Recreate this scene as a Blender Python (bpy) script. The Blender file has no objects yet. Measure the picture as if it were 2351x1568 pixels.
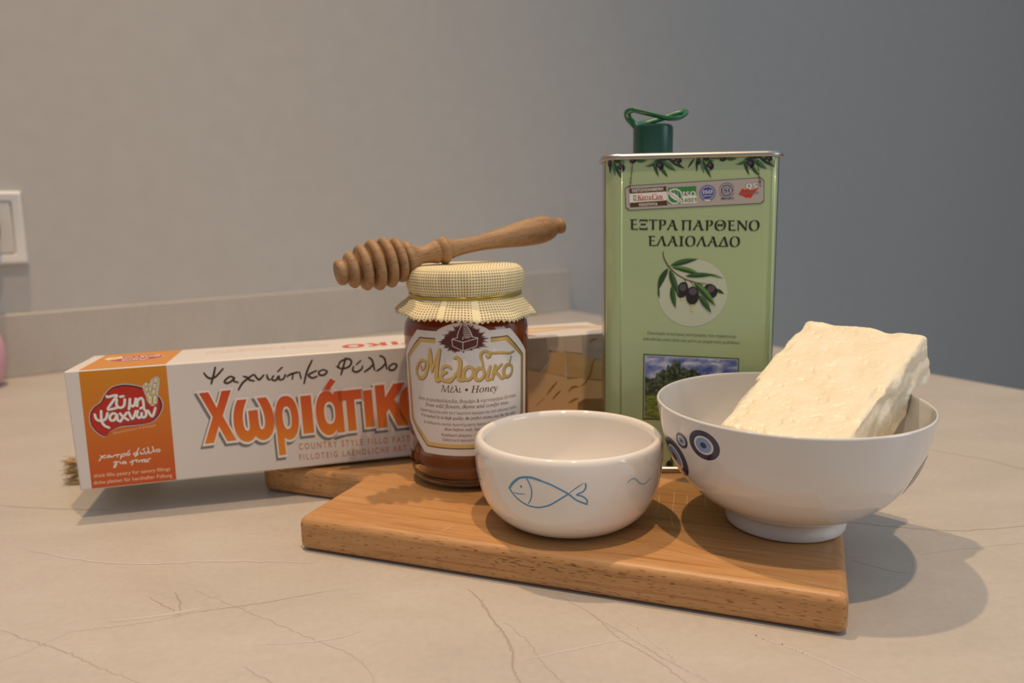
import bpy, bmesh, math, random, unicodedata
from mathutils import Vector, Matrix, Euler, noise
from mathutils.geometry import tessellate_polygon

sc = bpy.context.scene
COL = sc.collection
PI = math.pi

# ---------------------------------------------------------------- camera, light, exposure
sc.view_settings.view_transform = 'Standard'
sc.view_settings.look = 'None'
sc.view_settings.exposure = 0.0
sc.view_settings.gamma = 1.0
sc.view_settings.use_curve_mapping = False

F_PX, PITCH, ROLL, CAM_H = 1789.94, 0.16389, 0.018, 0.18445
cam_data = bpy.data.cameras.new('camera')
cam_data.sensor_width = 36.0
cam_data.lens = F_PX / 2351 * 36.0
cam_data.clip_start = 0.01
cam_data.dof.use_dof = True
cam_data.dof.focus_distance = 0.385
cam_data.dof.aperture_fstop = 8.0
cam = bpy.data.objects.new('camera', cam_data)
COL.objects.link(cam)
cam.matrix_world = (Matrix.Translation((0, 0, CAM_H)) @ Matrix.Rotation(PI / 2 - PITCH, 4, 'X')
                    @ Matrix.Rotation(-ROLL, 4, 'Z'))
sc.camera = cam

world = bpy.data.worlds.new('room_ambient')
sc.world = world
world.use_nodes = True
bg = world.node_tree.nodes['Background']
bg.inputs['Strength'].default_value = 1.0
wt = world.node_tree
w_tc = wt.nodes.new('ShaderNodeTexCoord')
w_sp = wt.nodes.new('ShaderNodeSeparateXYZ')
w_rp = wt.nodes.new('ShaderNodeValToRGB')
wt.links.new(w_tc.outputs['Generated'], w_sp.inputs[0])
wt.links.new(w_sp.outputs['Z'], w_rp.inputs['Fac'])
wt.links.new(w_rp.outputs['Color'], bg.inputs['Color'])
w_rp.color_ramp.elements[0].position = 0.0
w_rp.color_ramp.elements[0].color = (0.10, 0.108, 0.122, 1)
w_rp.color_ramp.elements[1].position = 0.9
w_rp.color_ramp.elements[1].color = (0.48, 0.52, 0.59, 1)

def spot(name, loc, power, color, size=math.radians(50), blend=1.0, rad=0.022):
    l = bpy.data.lights.new(name, 'SPOT')
    l.energy = power
    l.color = color
    l.spot_size = size
    l.spot_blend = blend
    l.shadow_soft_size = rad
    o = bpy.data.objects.new(name, l)
    COL.objects.link(o)
    o.location = loc
    return o

WARM = (1.0, 0.71, 0.44)
spot('ceiling_spot_back', (-0.335, 0.69, 2.15), 86, WARM, math.radians(88))
spot('ceiling_spot_front', (0.14, -0.02, 2.15), 86, WARM, math.radians(94))

win = bpy.data.lights.new('window_daylight', 'AREA')
win.shape = 'RECTANGLE'
win.size = 0.9
win.size_y = 1.1
win.energy = 11
win.color = (0.72, 0.86, 1.0)
wo = bpy.data.objects.new('window_daylight', win)
COL.objects.link(wo)
wo.location = (2.3, -0.35, 0.75)
wo.rotation_euler = (Vector((-2.2, 0.8, -0.65))).to_track_quat('-Z', 'Y').to_euler()

# ---------------------------------------------------------------- materials
def lin(h):
    h = h.lstrip('#')
    r = []
    for i in (0, 2, 4):
        c = int(h[i:i + 2], 16) / 255
        r.append(c / 12.92 if c <= 0.04045 else ((c + 0.055) / 1.055) ** 2.4)
    return (r[0], r[1], r[2], 1)

MATS = {}
def mat(name, color='#808080', rough=0.5, metal=0.0, coat=0.0, **kw):
    if name in MATS:
        return MATS[name]
    m = bpy.data.materials.new(name)
    m.use_nodes = True
    b = m.node_tree.nodes['Principled BSDF']
    b.inputs['Base Color'].default_value = lin(color) if isinstance(color, str) else color
    b.inputs['Roughness'].default_value = rough
    b.inputs['Metallic'].default_value = metal
    b.inputs['Coat Weight'].default_value = coat
    for k, v in kw.items():
        b.inputs[k.replace('_', ' ')].default_value = v
    MATS[name] = m
    return m

class N:
    """small helper to wire shader nodes"""
    def __init__(self, m):
        self.t = m.node_tree
        self.b = self.t.nodes['Principled BSDF']
    def n(self, typ, **kw):
        nd = self.t.nodes.new(typ)
        for k, v in kw.items():
            if k.startswith('i_'):
                key = k[2:].replace('_', ' ')
                nd.inputs[int(key) if key.isdigit() else key].default_value = v
            else:
                setattr(nd, k, v)
        return nd
    def l(self, a, b):
        self.t.links.new(a, b)
    def coords(self, scale=(1, 1, 1), kind='Object'):
        tc = self.n('ShaderNodeTexCoord')
        mp = self.n('ShaderNodeMapping')
        mp.inputs['Scale'].default_value = scale
        self.l(tc.outputs[kind], mp.inputs['Vector'])
        return mp.outputs['Vector']
    def ramp(self, fac, stops):
        r = self.n('ShaderNodeValToRGB')
        e = r.color_ramp.elements
        while len(e) < len(stops):
            e.new(0.5)
        for el, (p, c) in zip(e, stops):
            el.position = p
            el.color = lin(c) if isinstance(c, str) else c
        self.l(fac, r.inputs['Fac'])
        return r.outputs['Color']
    def noise(self, vec, scale, detail=4, rough=0.55, dist=0.0):
        nd = self.n('ShaderNodeTexNoise')
        nd.inputs['Scale'].default_value = scale
        nd.inputs['Detail'].default_value = detail
        nd.inputs['Roughness'].default_value = rough
        nd.inputs['Distortion'].default_value = dist
        self.l(vec, nd.inputs['Vector'])
        return nd.outputs['Fac']
    def mix(self, fac, a, b, blend='MIX'):
        nd = self.n('ShaderNodeMix', data_type='RGBA', blend_type=blend)
        for sock, v in ((nd.inputs[0], fac), (nd.inputs[6], a), (nd.inputs[7], b)):
            if isinstance(v, (int, float)):
                sock.default_value = v
            elif isinstance(v, str):
                sock.default_value = lin(v)
            elif isinstance(v, tuple):
                sock.default_value = v
            else:
                self.l(v, sock)
        return nd.outputs[2]
    def bump(self, h, strength=0.2, dist=0.001):
        nd = self.n('ShaderNodeBump')
        nd.inputs['Strength'].default_value = strength
        nd.inputs['Distance'].default_value = dist
        self.l(h, nd.inputs['Height'])
        self.l(nd.outputs['Normal'], self.b.inputs['Normal'])

def base(m, out):
    m.node_tree.links.new(out, m.node_tree.nodes['Principled BSDF'].inputs['Base Color'])

# painted wall
m = mat('wall_paint', '#9d958b', 0.75)
n = N(m)
f = n.noise(n.coords(), 40, 6)
base(m, n.ramp(f, [(0.3, '#b9b5af'), (0.7, '#bdb9b3')]))
n.bump(f, 0.05, 0.0005)
# stone worktop
m = mat('grey_beige_stone', '#bdb3a6', 0.38)
n = N(m)
f = n.noise(n.coords((1.6, 3.2, 1)), 6, 8, 0.62, 0.6)
f2 = n.noise(n.coords((1, 1, 1)), 260, 3)
c = n.ramp(f, [(0.25, '#b2aa9f'), (0.5, '#bab2a7'), (0.75, '#c1bab0')])
base(m, n.mix(0.12, c, n.ramp(f2, [(0.3, '#9c9184'), (0.7, '#d2cabd')])))
mat('stone_vein', '#9d9184', 0.4)
mat('stone_vein_soft', '#aba195', 0.4)
mat('stone_vein_pale', '#c2bab0', 0.4)
mat('floor_tile', '#8f877c', 0.5)

# beech wood
def wood(name, c0, c1, c2, fleck=0.0, axis='x', rough=0.42, scale=1.0, fleck_c='#5b3a1c'):
    m = mat(name, c1, rough)
    n = N(m)
    s = {'x': (1, 14, 14), 'z': (14, 14, 1)}[axis]
    v = n.coords(tuple(k * scale for k in s))
    f = n.noise(v, 9, 6, 0.6, 0.4)
    f2 = n.noise(n.coords(tuple(k * scale * 3 for k in s)), 22, 3, 0.6)
    col = n.ramp(f, [(0.28, c0), (0.5, c1), (0.72, c2)])
    col = n.mix(0.32, col, n.ramp(f2, [(0.35, c0), (0.65, c2)]))
    f4 = n.noise(n.coords(tuple(k * scale for k in {'x': (1.1, 36, 36), 'z': (36, 36, 1.1)}[axis])), 11, 4, 0.65, 0.3)
    col = n.mix(n.ramp(f4, [(0.52, (0, 0, 0, 1)), (0.66, (.42, .42, .42, 1))]), col, c0, 'MULTIPLY')
    if fleck > 0:
        s2 = {'x': (0.34, 1.9, 2.4), 'z': (1.9, 2.4, 0.34)}[axis]
        f3 = n.noise(n.coords(tuple(k * scale for k in s2)), 560, 1, 0.4)
        msk = n.ramp(f3, [(0.62, (0, 0, 0, 1)), (0.69, (fleck, fleck, fleck, 1))])
        if axis == 'x':
            ge = n.n('ShaderNodeNewGeometry')
            sz = n.n('ShaderNodeSeparateXYZ')
            n.l(ge.outputs['True Normal'], sz.inputs[0])
            mr = n.n('ShaderNodeMapRange')
            mr.inputs['From Min'].default_value, mr.inputs['From Max'].default_value = 0.2, 0.9
            mr.inputs['To Min'].default_value, mr.inputs['To Max'].default_value = 1.0, 0.14
            n.l(sz.outputs['Z'], mr.inputs['Value'])
            mm = n.n('ShaderNodeMath', operation='MULTIPLY')
            n.l(msk, mm.inputs[0])
            n.l(mr.outputs['Result'], mm.inputs[1])
            msk = mm.outputs[0]
        col = n.mix(msk, col, fleck_c)
    base(m, col)
    n.bump(f2, 0.06, 0.0004)
    return m

wood('beech_board', '#b17f4a', '#c08f5a', '#c89d6b', 0.8, fleck_c='#74451f')
wood('beech_dipper', '#8f6d48', '#a37f58', '#af8c64', 0.6, 'z', 0.6, 1.3, '#6f5133')
mat('scratch', '#e2cda8', 0.5)
mat('dent', '#4d3a26', 0.6)

mat('card_white', '#dcd5cd', 0.33)
mat('card_grey', '#9a948d', 0.4)
mat('ink_grey', '#7d7a76', 0.35)
mat('ink_lightgrey', '#c6c3bf', 0.35)
mat('ink_white', '#ece7e0', 0.33)
mat('ink_red', '#b7281c', 0.33)
mat('ink_darkred', '#6d2018', 0.33)
mat('ink_brown', '#3d2a18', 0.35)
mat('ink_peach', '#f0c6a4', 0.35)
mat('ink_apricot', '#cf8a62', 0.35)
mat('ink_yellow', '#e2c35a', 0.35)
mat('ink_cream', '#e8dcae', 0.35)
def gradient_ink(name, stops, z0, z1):
    m = mat(name, stops[0][1], 0.33)
    n = N(m)
    tc = n.n('ShaderNodeTexCoord')
    sp = n.n('ShaderNodeSeparateXYZ')
    n.l(tc.outputs['Object'], sp.inputs[0])
    mr = n.n('ShaderNodeMapRange')
    mr.inputs['From Min'].default_value = z0
    mr.inputs['From Max'].default_value = z1
    n.l(sp.outputs['Z'], mr.inputs['Value'])
    base(m, n.ramp(mr.outputs['Result'], stops))
gradient_ink('ink_orange_band', [(0.0, '#c4501f'), (0.45, '#cb6c1f'), (1.0, '#d1871c')], 0.0, 0.075)
gradient_ink('ink_orange_letter', [(0.0, '#e58a1e'), (0.4, '#dd6c1e'), (1.0, '#cf4a1e')], 0.018, 0.054)
PASTRY = ['#b3a287', '#dccbb6', '#d6ab70', '#c7a672', '#d6c8ba', '#b3aaaa', '#e4c08e', '#c6a672', '#8a683e']
for i, c in enumerate(PASTRY):
    m = mat('print_pastry_%d' % i, c, 0.35)
    n = N(m)
    f = n.noise(n.coords((1, 1, 1.5)), 45, 3, 0.5, 0.8)
    base(m, n.mix(n.ramp(f, [(0.35, (0, 0, 0, 1)), (0.7, (0.35, 0.35, 0.35, 1))]), c, '#e2cdaa'))
mat('print_fold', '#a5722c', 0.35)
mat('print_dark', '#54401f', 0.35)

mat('tin_green', '#aec192', 0.2, 0.0, 0.4)
mat('tin_metal', '#b3aea8', 0.28, 1.0)
mat('tin_rim_metal', '#b3aea6', 0.36, 1.0)
mat('tin_edge_brown', '#5d4a35', 0.35)
mat('tin_text', '#2a2721', 0.35)
mat('tin_pale_disc', '#c4ccb4', 0.3)
mat('leaf_dark', '#2c4a2b', 0.35)
mat('leaf_mid', '#3f6a35', 0.35)
mat('leaf_light', '#5d8a3e', 0.35)
mat('leaf_grey', '#5f7f66', 0.35)
mat('olive_black', '#262126', 0.3)
mat('olive_sheen', '#5a5259', 0.3)
mat('olive_glint', '#b9b4b6', 0.3)
mat('twig', '#5e4630', 0.4)
mat('oil_drop', '#d8c878', 0.3)
mat('plaque_silver', '#b6aea9', 0.3)
mat('plaque_edge', '#4a4440', 0.3)
mat('ink_cocoa', '#5a3d22', 0.35)
mat('ink_iso_green', '#3d8a4a', 0.35)
mat('ink_iso_blue', '#4255a0', 0.35)
mat('ink_navy', '#33396b', 0.35)
mat('ink_signal_red', '#c9402a', 0.35)
mat('frame_green', '#29502f', 0.35)
m = mat('print_sky', '#8fa0cf', 0.3)
n = N(m)
f = n.noise(n.coords((1, 1, 2.6)), 95, 5, 0.6, 0.3)
base(m, n.ramp(f, [(0.36, '#5666a8'), (0.5, '#8d98c6'), (0.64, '#d9dbe6')]))
m = mat('print_trees', '#3d4a36', 0.35)
n = N(m)
f = n.noise(n.coords(), 420, 3, 0.6)
base(m, n.ramp(f, [(0.35, '#26301f'), (0.5, '#46543c'), (0.68, '#76806a')]))
m = mat('print_field', '#78883a', 0.35)
n = N(m)
f = n.noise(n.coords((1, 1, 3)), 200, 3, 0.6)
base(m, n.ramp(f, [(0.35, '#4f6228'), (0.5, '#76873a'), (0.65, '#a3a850')]))
mat('cap_green', '#083d2e', 0.3)
mat('loop_green', '#156342', 0.35)

m = mat('jar_glass', '#ffffff', 0.02, Transmission_Weight=1.0, IOR=1.5)
m = mat('honey', '#b0540a', 0.12, Transmission_Weight=0.45, IOR=1.45)
m.node_tree.nodes['Principled BSDF'].inputs['Specular IOR Level'].default_value = 0.3
va = m.node_tree.nodes.new('ShaderNodeVolumeAbsorption')
va.inputs['Color'].default_value = (0.90, 0.42, 0.03, 1)
va.inputs['Density'].default_value = 34
m.node_tree.links.new(va.outputs[0], m.node_tree.nodes['Material Output'].inputs['Volume'])
mat('label_white', '#e0dad4', 0.4)
mat('gold_foil', '#d2b574', 0.28, 0.6)
mat('gold_dark', '#5d3c1c', 0.4)
mat('ink_maroon', '#5a2420', 0.4)
mat('ink_text_maroon', '#8c6050', 0.4)
mat('gold_cord', '#c8ac4c', 0.28, 0.8)
mat('lid_gold', '#b99a50', 0.35, 0.6)
m = mat('cloth_mesh', '#e6d9ac', 0.85)
n = N(m)
uv = n.coords((1, 1, 1), 'UV')
sp = n.n('ShaderNodeSeparateXYZ')
n.l(uv, sp.inputs[0])
def cell(o):
    fr = n.n('ShaderNodeMath', operation='FRACT')
    n.l(o, fr.inputs[0])
    sb = n.n('ShaderNodeMath', operation='SUBTRACT')
    n.l(fr.outputs[0], sb.inputs[0])
    sb.inputs[1].default_value = 0.5
    return sb.outputs[0]
cb = n.n('ShaderNodeCombineXYZ')
n.l(cell(sp.outputs['X']), cb.inputs[0])
n.l(cell(sp.outputs['Y']), cb.inputs[1])
ln = n.n('ShaderNodeVectorMath', operation='LENGTH')
n.l(cb.outputs[0], ln.inputs[0])
msk = n.ramp(ln.outputs['Value'], [(0.25, (1, 1, 1, 1)), (0.34, (0, 0, 0, 1))])
base(m, n.mix(msk, '#e9ddb4', '#94794c'))
mat('cloth_plain', '#ebdfb6', 0.85)

mat('white_glaze', '#e9e3da', 0.06, 0.0, 0.5)
mat('white_porcelain', '#d8d5d1', 0.05, 0.0, 0.5)
mat('fish_blue', '#4a8fbd', 0.15, 0.0, 0.4)
mat('fish_blue_soft', '#8db4cb', 0.15, 0.0, 0.4)
mat('eye_navy', '#22224a', 0.12, 0.0, 0.4)
mat('eye_blue', '#7f9cc9', 0.12, 0.0, 0.4)
mat('eye_cream', '#d8d6d0', 0.12, 0.0, 0.4)
m = mat('feta', '#efe3c8', 0.36, 0.0, 0.0, Subsurface_Weight=0.35, Subsurface_Scale=0.006)
m.node_tree.nodes['Principled BSDF'].inputs['Subsurface Radius'].default_value = (1.0, 0.75, 0.45)
n = N(m)
f = n.noise(n.coords((1, 1, 1)), 700, 4, 0.6)
f2 = n.noise(n.coords((1, 1, 1)), 60, 3, 0.6)
base(m, n.ramp(f2, [(0.3, '#e9dcbb'), (0.6, '#efe5cb')]))
n.bump(f, 0.25, 0.0006)
m = mat('jute', '#c9ab7a', 0.9)
mat('socket_white', '#e4e1dc', 0.35)
mat('socket_inner', '#d5d0c8', 0.4)
mat('plug_black', '#1b1c2a', 0.45)
mat('pink_plastic', '#d8a6b4', 0.5)

# ---------------------------------------------------------------- object helpers
def link(name, me, parent=None, mats=(), smooth=False):
    o = bpy.data.objects.new(name, me)
    COL.objects.link(o)
    for k in mats:
        me.materials.append(MATS[k])
    if smooth:
        for p in me.polygons:
            p.use_smooth = True
    if parent:
        o.parent = parent
    return o

def from_bm(name, bm, mats, parent=None, smooth=False, autosmooth=None):
    bmesh.ops.recalc_face_normals(bm, faces=bm.faces)
    me = bpy.data.meshes.new(name)
    bm.to_mesh(me)
    bm.free()
    o = link(name, me, parent, mats, smooth)
    if autosmooth:
        me.set_sharp_from_angle(angle=autosmooth)
    return o

def from_data(name, V, Fc, mats, parent=None, smooth=False, mi=None):
    me = bpy.data.meshes.new(name)
    me.from_pydata(V, [], Fc)
    if mi:
        for p, i in zip(me.polygons, mi):
            p.material_index = i
    me.update()
    return link(name, me, parent, mats, smooth)

def empty(name, loc, rot=(0, 0, 0)):
    o = bpy.data.objects.new(name, None)
    o.empty_display_size = 0.02
    COL.objects.link(o)
    o.location = loc
    o.rotation_euler = rot
    return o

def tag(o, label, cat, group=None):
    o['label'] = label
    o['category'] = cat
    if group:
        o['group'] = group
    return o

def structure(o):
    o['kind'] = 'structure'
    return o

def bev(o, w, seg=3, ang=0.6):
    md = o.modifiers.new('bevel', 'BEVEL')
    md.width = w
    md.segments = seg
    md.limit_method = 'ANGLE'
    md.angle_limit = ang
    md.harden_normals = False
    for p in o.data.polygons:
        p.use_smooth = True
    o.data.set_sharp_from_angle(angle=0.9)
    return o

def box_bm(x0, y0, z0, x1, y1, z1):
    bm = bmesh.new()
    vs = [bm.verts.new(p) for p in ((x0, y0, z0), (x1, y0, z0), (x1, y1, z0), (x0, y1, z0),
                                    (x0, y0, z1), (x1, y0, z1), (x1, y1, z1), (x0, y1, z1))]
    for f in ((0, 3, 2, 1), (4, 5, 6, 7), (0, 1, 5, 4), (1, 2, 6, 5), (2, 3, 7, 6), (3, 0, 4, 7)):
        bm.faces.new([vs[i] for i in f])
    return bm

def catmull(P, k=8, closed=False):
    P = [Vector(p) for p in P]
    n_ = len(P)
    out = []
    rng = range(n_) if closed else range(n_ - 1)
    for i in rng:
        if closed:
            a, b, c_, d = P[(i - 1) % n_], P[i], P[(i + 1) % n_], P[(i + 2) % n_]
        else:
            a, b, c_, d = P[max(i - 1, 0)], P[i], P[i + 1], P[min(i + 2, n_ - 1)]
        for j in range(k):
            t = j / k
            out.append(0.5 * ((2 * b) + (c_ - a) * t + (2 * a - 5 * b + 4 * c_ - d) * t * t
                              + (3 * b - a - 3 * c_ + d) * t ** 3))
    if not closed:
        out.append(P[-1])
    return out

def lathe(name, prof, mats, parent=None, seg=96, smooth=True, k=6, raw=False, sharp=None):
    P = prof if raw else [tuple(p) for p in catmull([(a, b, 0) for a, b in prof], k)]
    V, Fc = [], []
    for p in P:
        r = max(p[0], 0.0)
        for i in range(seg):
            a = 2 * PI * i / seg
            V.append((r * math.cos(a), r * math.sin(a), p[1]))
    for j in range(len(P) - 1):
        for i in range(seg):
            i2 = (i + 1) % seg
            Fc.append((j * seg + i, j * seg + i2, (j + 1) * seg + i2, (j + 1) * seg + i))
    bm = bmesh.new()
    bv = [bm.verts.new(v) for v in V]
    for f in Fc:
        bm.faces.new([bv[i] for i in f])
    bmesh.ops.remove_doubles(bm, verts=bm.verts, dist=1e-6)
    bmesh.ops.recalc_face_normals(bm, faces=bm.faces)
    return from_bm(name, bm, mats, parent, smooth, sharp)

def tube_data(P, R, seg=10, closed=False):
    P = [Vector(p) for p in P]
    V, Fc = [], []
    n_ = len(P)
    up = None
    for i, p in enumerate(P):
        if closed:
            t = (P[(i + 1) % n_] - P[i - 1]).normalized()
        else:
            t = (P[min(i + 1, n_ - 1)] - P[max(i - 1, 0)]).normalized()
        if up is None:
            up = t.orthogonal().normalized()
        up = (up - t * up.dot(t)).normalized()
        s = t.cross(up)
        r = R[i] if isinstance(R, (list, tuple)) else R
        rx, rz = r if isinstance(r, tuple) else (r, r)
        for j in range(seg):
            a = 2 * PI * j / seg
            V.append(p + up * (rx * math.cos(a)) + s * (rz * math.sin(a)))
    m_ = n_ if closed else n_ - 1
    for i in range(m_):
        for j in range(seg):
            a, b = i * seg, ((i + 1) % n_) * seg
            Fc.append((a + j, a + (j + 1) % seg, b + (j + 1) % seg, b + j))
    if not closed:
        Fc.append(tuple(range(seg))[::-1])
        Fc.append(tuple((n_ - 1) * seg + j for j in range(seg)))
    return V, Fc

def merge(src, dst):
    """press one mesh into another so that a surface mark belongs to its surface"""
    me, md_ = src.data, dst.data
    base_ = len(md_.materials)
    for k in me.materials:
        md_.materials.append(k)
    bm = bmesh.new()
    bm.from_mesh(md_)
    vs = [bm.verts.new(v.co) for v in me.vertices]
    for p in me.polygons:
        f = bm.faces.new([vs[i] for i in p.vertices])
        f.material_index = base_ + p.material_index
        f.smooth = p.use_smooth
    bm.to_mesh(md_)
    bm.free()
    bpy.data.objects.remove(src)

# ---------------------------------------------------------------- printed artwork laid on surfaces
MB_ = {'bold': (0x1D400, 0x1D41A, 0x1D6A8, 0x1D6C2, 0x1D7CE), 'italic': (0x1D434, 0x1D44E, 0x1D6E2, 0x1D6FC, None),
       'bolditalic': (0x1D468, 0x1D482, 0x1D71C, 0x1D736, 0x1D7CE), 'sansbold': (0x1D5D4, 0x1D5EE, 0x1D756, 0x1D770, 0x1D7EC),
       'sans': (0x1D5A0, 0x1D5BA, None, None, 0x1D7E2)}
def face(s, style):
    """the same characters in another type style"""
    A, a, G, g, d = MB_[style]
    out = ''
    for ch in unicodedata.normalize('NFD', s):
        o = ord(ch)
        if 65 <= o <= 90:
            out += chr(A + o - 65)
        elif 97 <= o <= 122:
            out += chr(0x1D489) if (style == 'italic' and ch == 'h') else chr(a + o - 97)
        elif 0x391 <= o <= 0x3A9 and G:
            out += chr(G + o - 0x391)
        elif 0x3B1 <= o <= 0x3C9 and g:
            out += chr(g + o - 0x3B1)
        elif 48 <= o <= 57 and d:
            out += chr(d + o - 48)
        else:
            out += ch
    return out

GLYPH = {}
PEN = {}
def glyphs(s, offset=0.0, res=4, space=1.0):
    key = (s, offset, res, space)
    if key in GLYPH:
        return GLYPH[key]
    MARKS = '\u0301\u0308'
    if any(ch in MARKS for ch in s):
        flat, marks = '', []
        for ch in s:
            if ch in MARKS:
                marks.append((len(flat) - 1, ch))
            else:
                flat += ch
        V, T = glyphs(flat, offset, res, space)
        V, T = list(V), list(T)
        for k, ch in marks:
            x0 = max([v[0] for v in glyphs(flat[:k], 0, 1, space)[0]] or [0]) if k else 0
            x1 = max(v[0] for v in glyphs(flat[:k + 1], 0, 1, space)[0])
            c, b = (x0 + x1) / 2 + .05, len(V)
            if ch == MARKS[0]:
                V += [(c - .05, .53), (c + .01, .53), (c + .10, .70), (c + .02, .70)]
                T += [(b, b + 1, b + 2), (b, b + 2, b + 3)]
            else:
                for d in (-.09, .05):
                    b = len(V)
                    V += [(c + d - .03, .56), (c + d + .03, .56), (c + d + .03, .63), (c + d - .03, .63)]
                    T += [(b, b + 1, b + 2), (b, b + 2, b + 3)]
        GLYPH[key] = (V, T)
        return V, T
    if 'ob' not in PEN:
        PEN['cu'] = bpy.data.curves.new('lettering_outline', 'FONT')
        PEN['ob'] = bpy.data.objects.new('lettering_outline', PEN['cu'])
        COL.objects.link(PEN['ob'])
    cu, ob = PEN['cu'], PEN['ob']
    cu.body = s
    cu.size = 1.0
    cu.resolution_u = res
    cu.offset = offset
    cu.space_character = space
    me = bpy.data.meshes.new_from_object(ob)
    V = [(v.co.x, v.co.y) for v in me.vertices]
    T = []
    for p in me.polygons:
        vs = list(p.vertices)
        for i in range(1, len(vs) - 1):
            T.append((vs[0], vs[i], vs[i + 1]))
    bpy.data.meshes.remove(me)
    GLYPH[key] = (V, T)
    return V, T

class Art:
    """flat artwork in (u, v) that is pressed onto a surface by fn(u, v, lift)"""
    LIFT = 0.00005
    def __init__(self, fn, maxlen=None):
        self.fn, self.maxlen = fn, maxlen
        self.V, self.T, self.M, self.mats = [], [], [], []
    def _m(self, k):
        if k not in self.mats:
            self.mats.append(k)
        return self.mats.index(k)
    def tris(self, V, T, k, layer):
        b = len(self.V)
        self.V += [(v[0], v[1], layer) for v in V]
        self.T += [tuple(b + i for i in t) for t in T]
        self.M += [self._m(k)] * len(T)
    def poly(self, P, k, layer=1, smooth=0, holes=()):
        if smooth:
            P = [(p.x, p.y) for p in catmull([(a, b, 0) for a, b in P], smooth, True)]
        loops = [[Vector((a, b, 0)) for a, b in P]] + [[Vector((a, b, 0)) for a, b in h] for h in holes]
        T = tessellate_polygon(loops)
        self.tris([(v.x, v.y) for L in loops for v in L], T, k, layer)
    def rect(self, u0, v0, u1, v1, k, layer=1):
        self.poly([(u0, v0), (u1, v0), (u1, v1), (u0, v1)], k, layer)
    def disc(self, u, v, r, k, layer=1, ry=None, n_=28, rot=0.0):
        ry = ry or r
        c, s = math.cos(rot), math.sin(rot)
        P = []
        for i in range(n_):
            a, b = r * math.cos(2 * PI * i / n_), ry * math.sin(2 * PI * i / n_)
            P.append((u + a * c - b * s, v + a * s + b * c))
        self.tris([(u, v)] + P, [(0, 1 + i, 1 + (i + 1) % n_) for i in range(n_)], k, layer)
    def ring(self, u, v, r0, r1, k, layer=1, n_=40, ax=1.0, ay=1.0):
        P = []
        for r in (r0, r1):
            P += [(u + ax * r * math.cos(2 * PI * i / n_), v + ay * r * math.sin(2 * PI * i / n_)) for i in range(n_)]
        T = []
        for i in range(n_):
            j = (i + 1) % n_
            T += [(i, n_ + i, n_ + j), (i, n_ + j, j)]
        self.tris(P, T, k, layer)
    def stroke(self, P, w, k, layer=1, sm=6, taper=0.0, caps=True, ax=1.0, du=0, dv=0):
        """ribbon of width w; ax = v-units per u-unit (for surfaces measured in degrees)"""
        P = [(a + du, b + dv) for a, b in P]
        if sm and len(P) > 2:
            P = [(p.x, p.y) for p in catmull([(a, b, 0) for a, b in P], sm)]
        n_ = len(P)
        self.k = getattr(self, 'k', 0) % 7 + 1
        layer += .06 * self.k
        V, T = [], []
        for i, p in enumerate(P):
            a, b = P[max(i - 1, 0)], P[min(i + 1, n_ - 1)]
            tx, ty = (b[0] - a[0]) * ax, b[1] - a[1]
            L = math.hypot(tx, ty) or 1
            t = i / (n_ - 1)
            h = 0.5 * w * (1 - taper * abs(2 * t - 1) ** 2)
            V += [(p[0] - ty / L * h / ax, p[1] + tx / L * h), (p[0] + ty / L * h / ax, p[1] - tx / L * h)]
        for i in range(n_ - 1):
            T += [(2 * i, 2 * i + 1, 2 * i + 3), (2 * i, 2 * i + 3, 2 * i + 2)]
        self.tris(V, T, k, layer)
        b0 = len(self.V) - len(V)
        for i in range(n_):                     # rises a hair along its length, so that a line crossing itself lies over itself
            for j in (0, 1):
                u, v, l = self.V[b0 + 2 * i + j]
                self.V[b0 + 2 * i + j] = (u, v, l + .05 * i / n_)
        if caps:
            for q, p in enumerate((P[0], P[-1])):
                h = 0.5 * w * (1 - taper)
                self.disc(p[0], p[1], h / ax, k, layer + (.08 if q else -.03), ry=h, n_=10)
    def text(self, s, u0, v0, u1, cap, k, layer=1, v1=None, offset=0.0, shear=0.0, res=3, arc=0.0, du=0, dv=0, space=1.0):
        """lettering from u0 to u1 on a base line v0 -> v1, capitals `cap` tall"""
        V, T = glyphs(s, offset, res, space)
        V0, _ = glyphs(s, 0.0, res, space)
        x0, x1 = min(v[0] for v in V0), max(v[0] for v in V0)
        v1 = v0 if v1 is None else v1
        sx, sy = (u1 - u0) / (x1 - x0), cap / 0.70
        W = []
        for x, y in V:
            t = (x - x0) / (x1 - x0)
            W.append((u0 + (x - x0) * sx + y * sy * shear + du, v0 + (v1 - v0) * t + y * sy + arc * 4 * t * (1 - t) + dv))
        self.tris(W, T, k, layer)
    def glyph_box(self, s, u0, v0, u1, v1, k, layer=1, offset=0.0, res=6, du=0, dv=0, rot=0.0):
        V, T = glyphs(s, offset, res)
        V0, _ = glyphs(s, 0.0, res)
        xs, ys = [v[0] for v in V0], [v[1] for v in V0]
        sx, sy = (u1 - u0) / (max(xs) - min(xs)), (v1 - v0) / (max(ys) - min(ys))
        cu, cv = (u0 + u1) / 2, (v0 + v1) / 2
        c, s_ = math.cos(rot), math.sin(rot)
        W = []
        for x, y in V:
            a, b = u0 + (x - min(xs)) * sx - cu, v0 + (y - min(ys)) * sy - cv
            W.append((cu + a * c - b * s_ + du, cv + a * s_ + b * c + dv))
        self.tris(W, T, k, layer)
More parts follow.
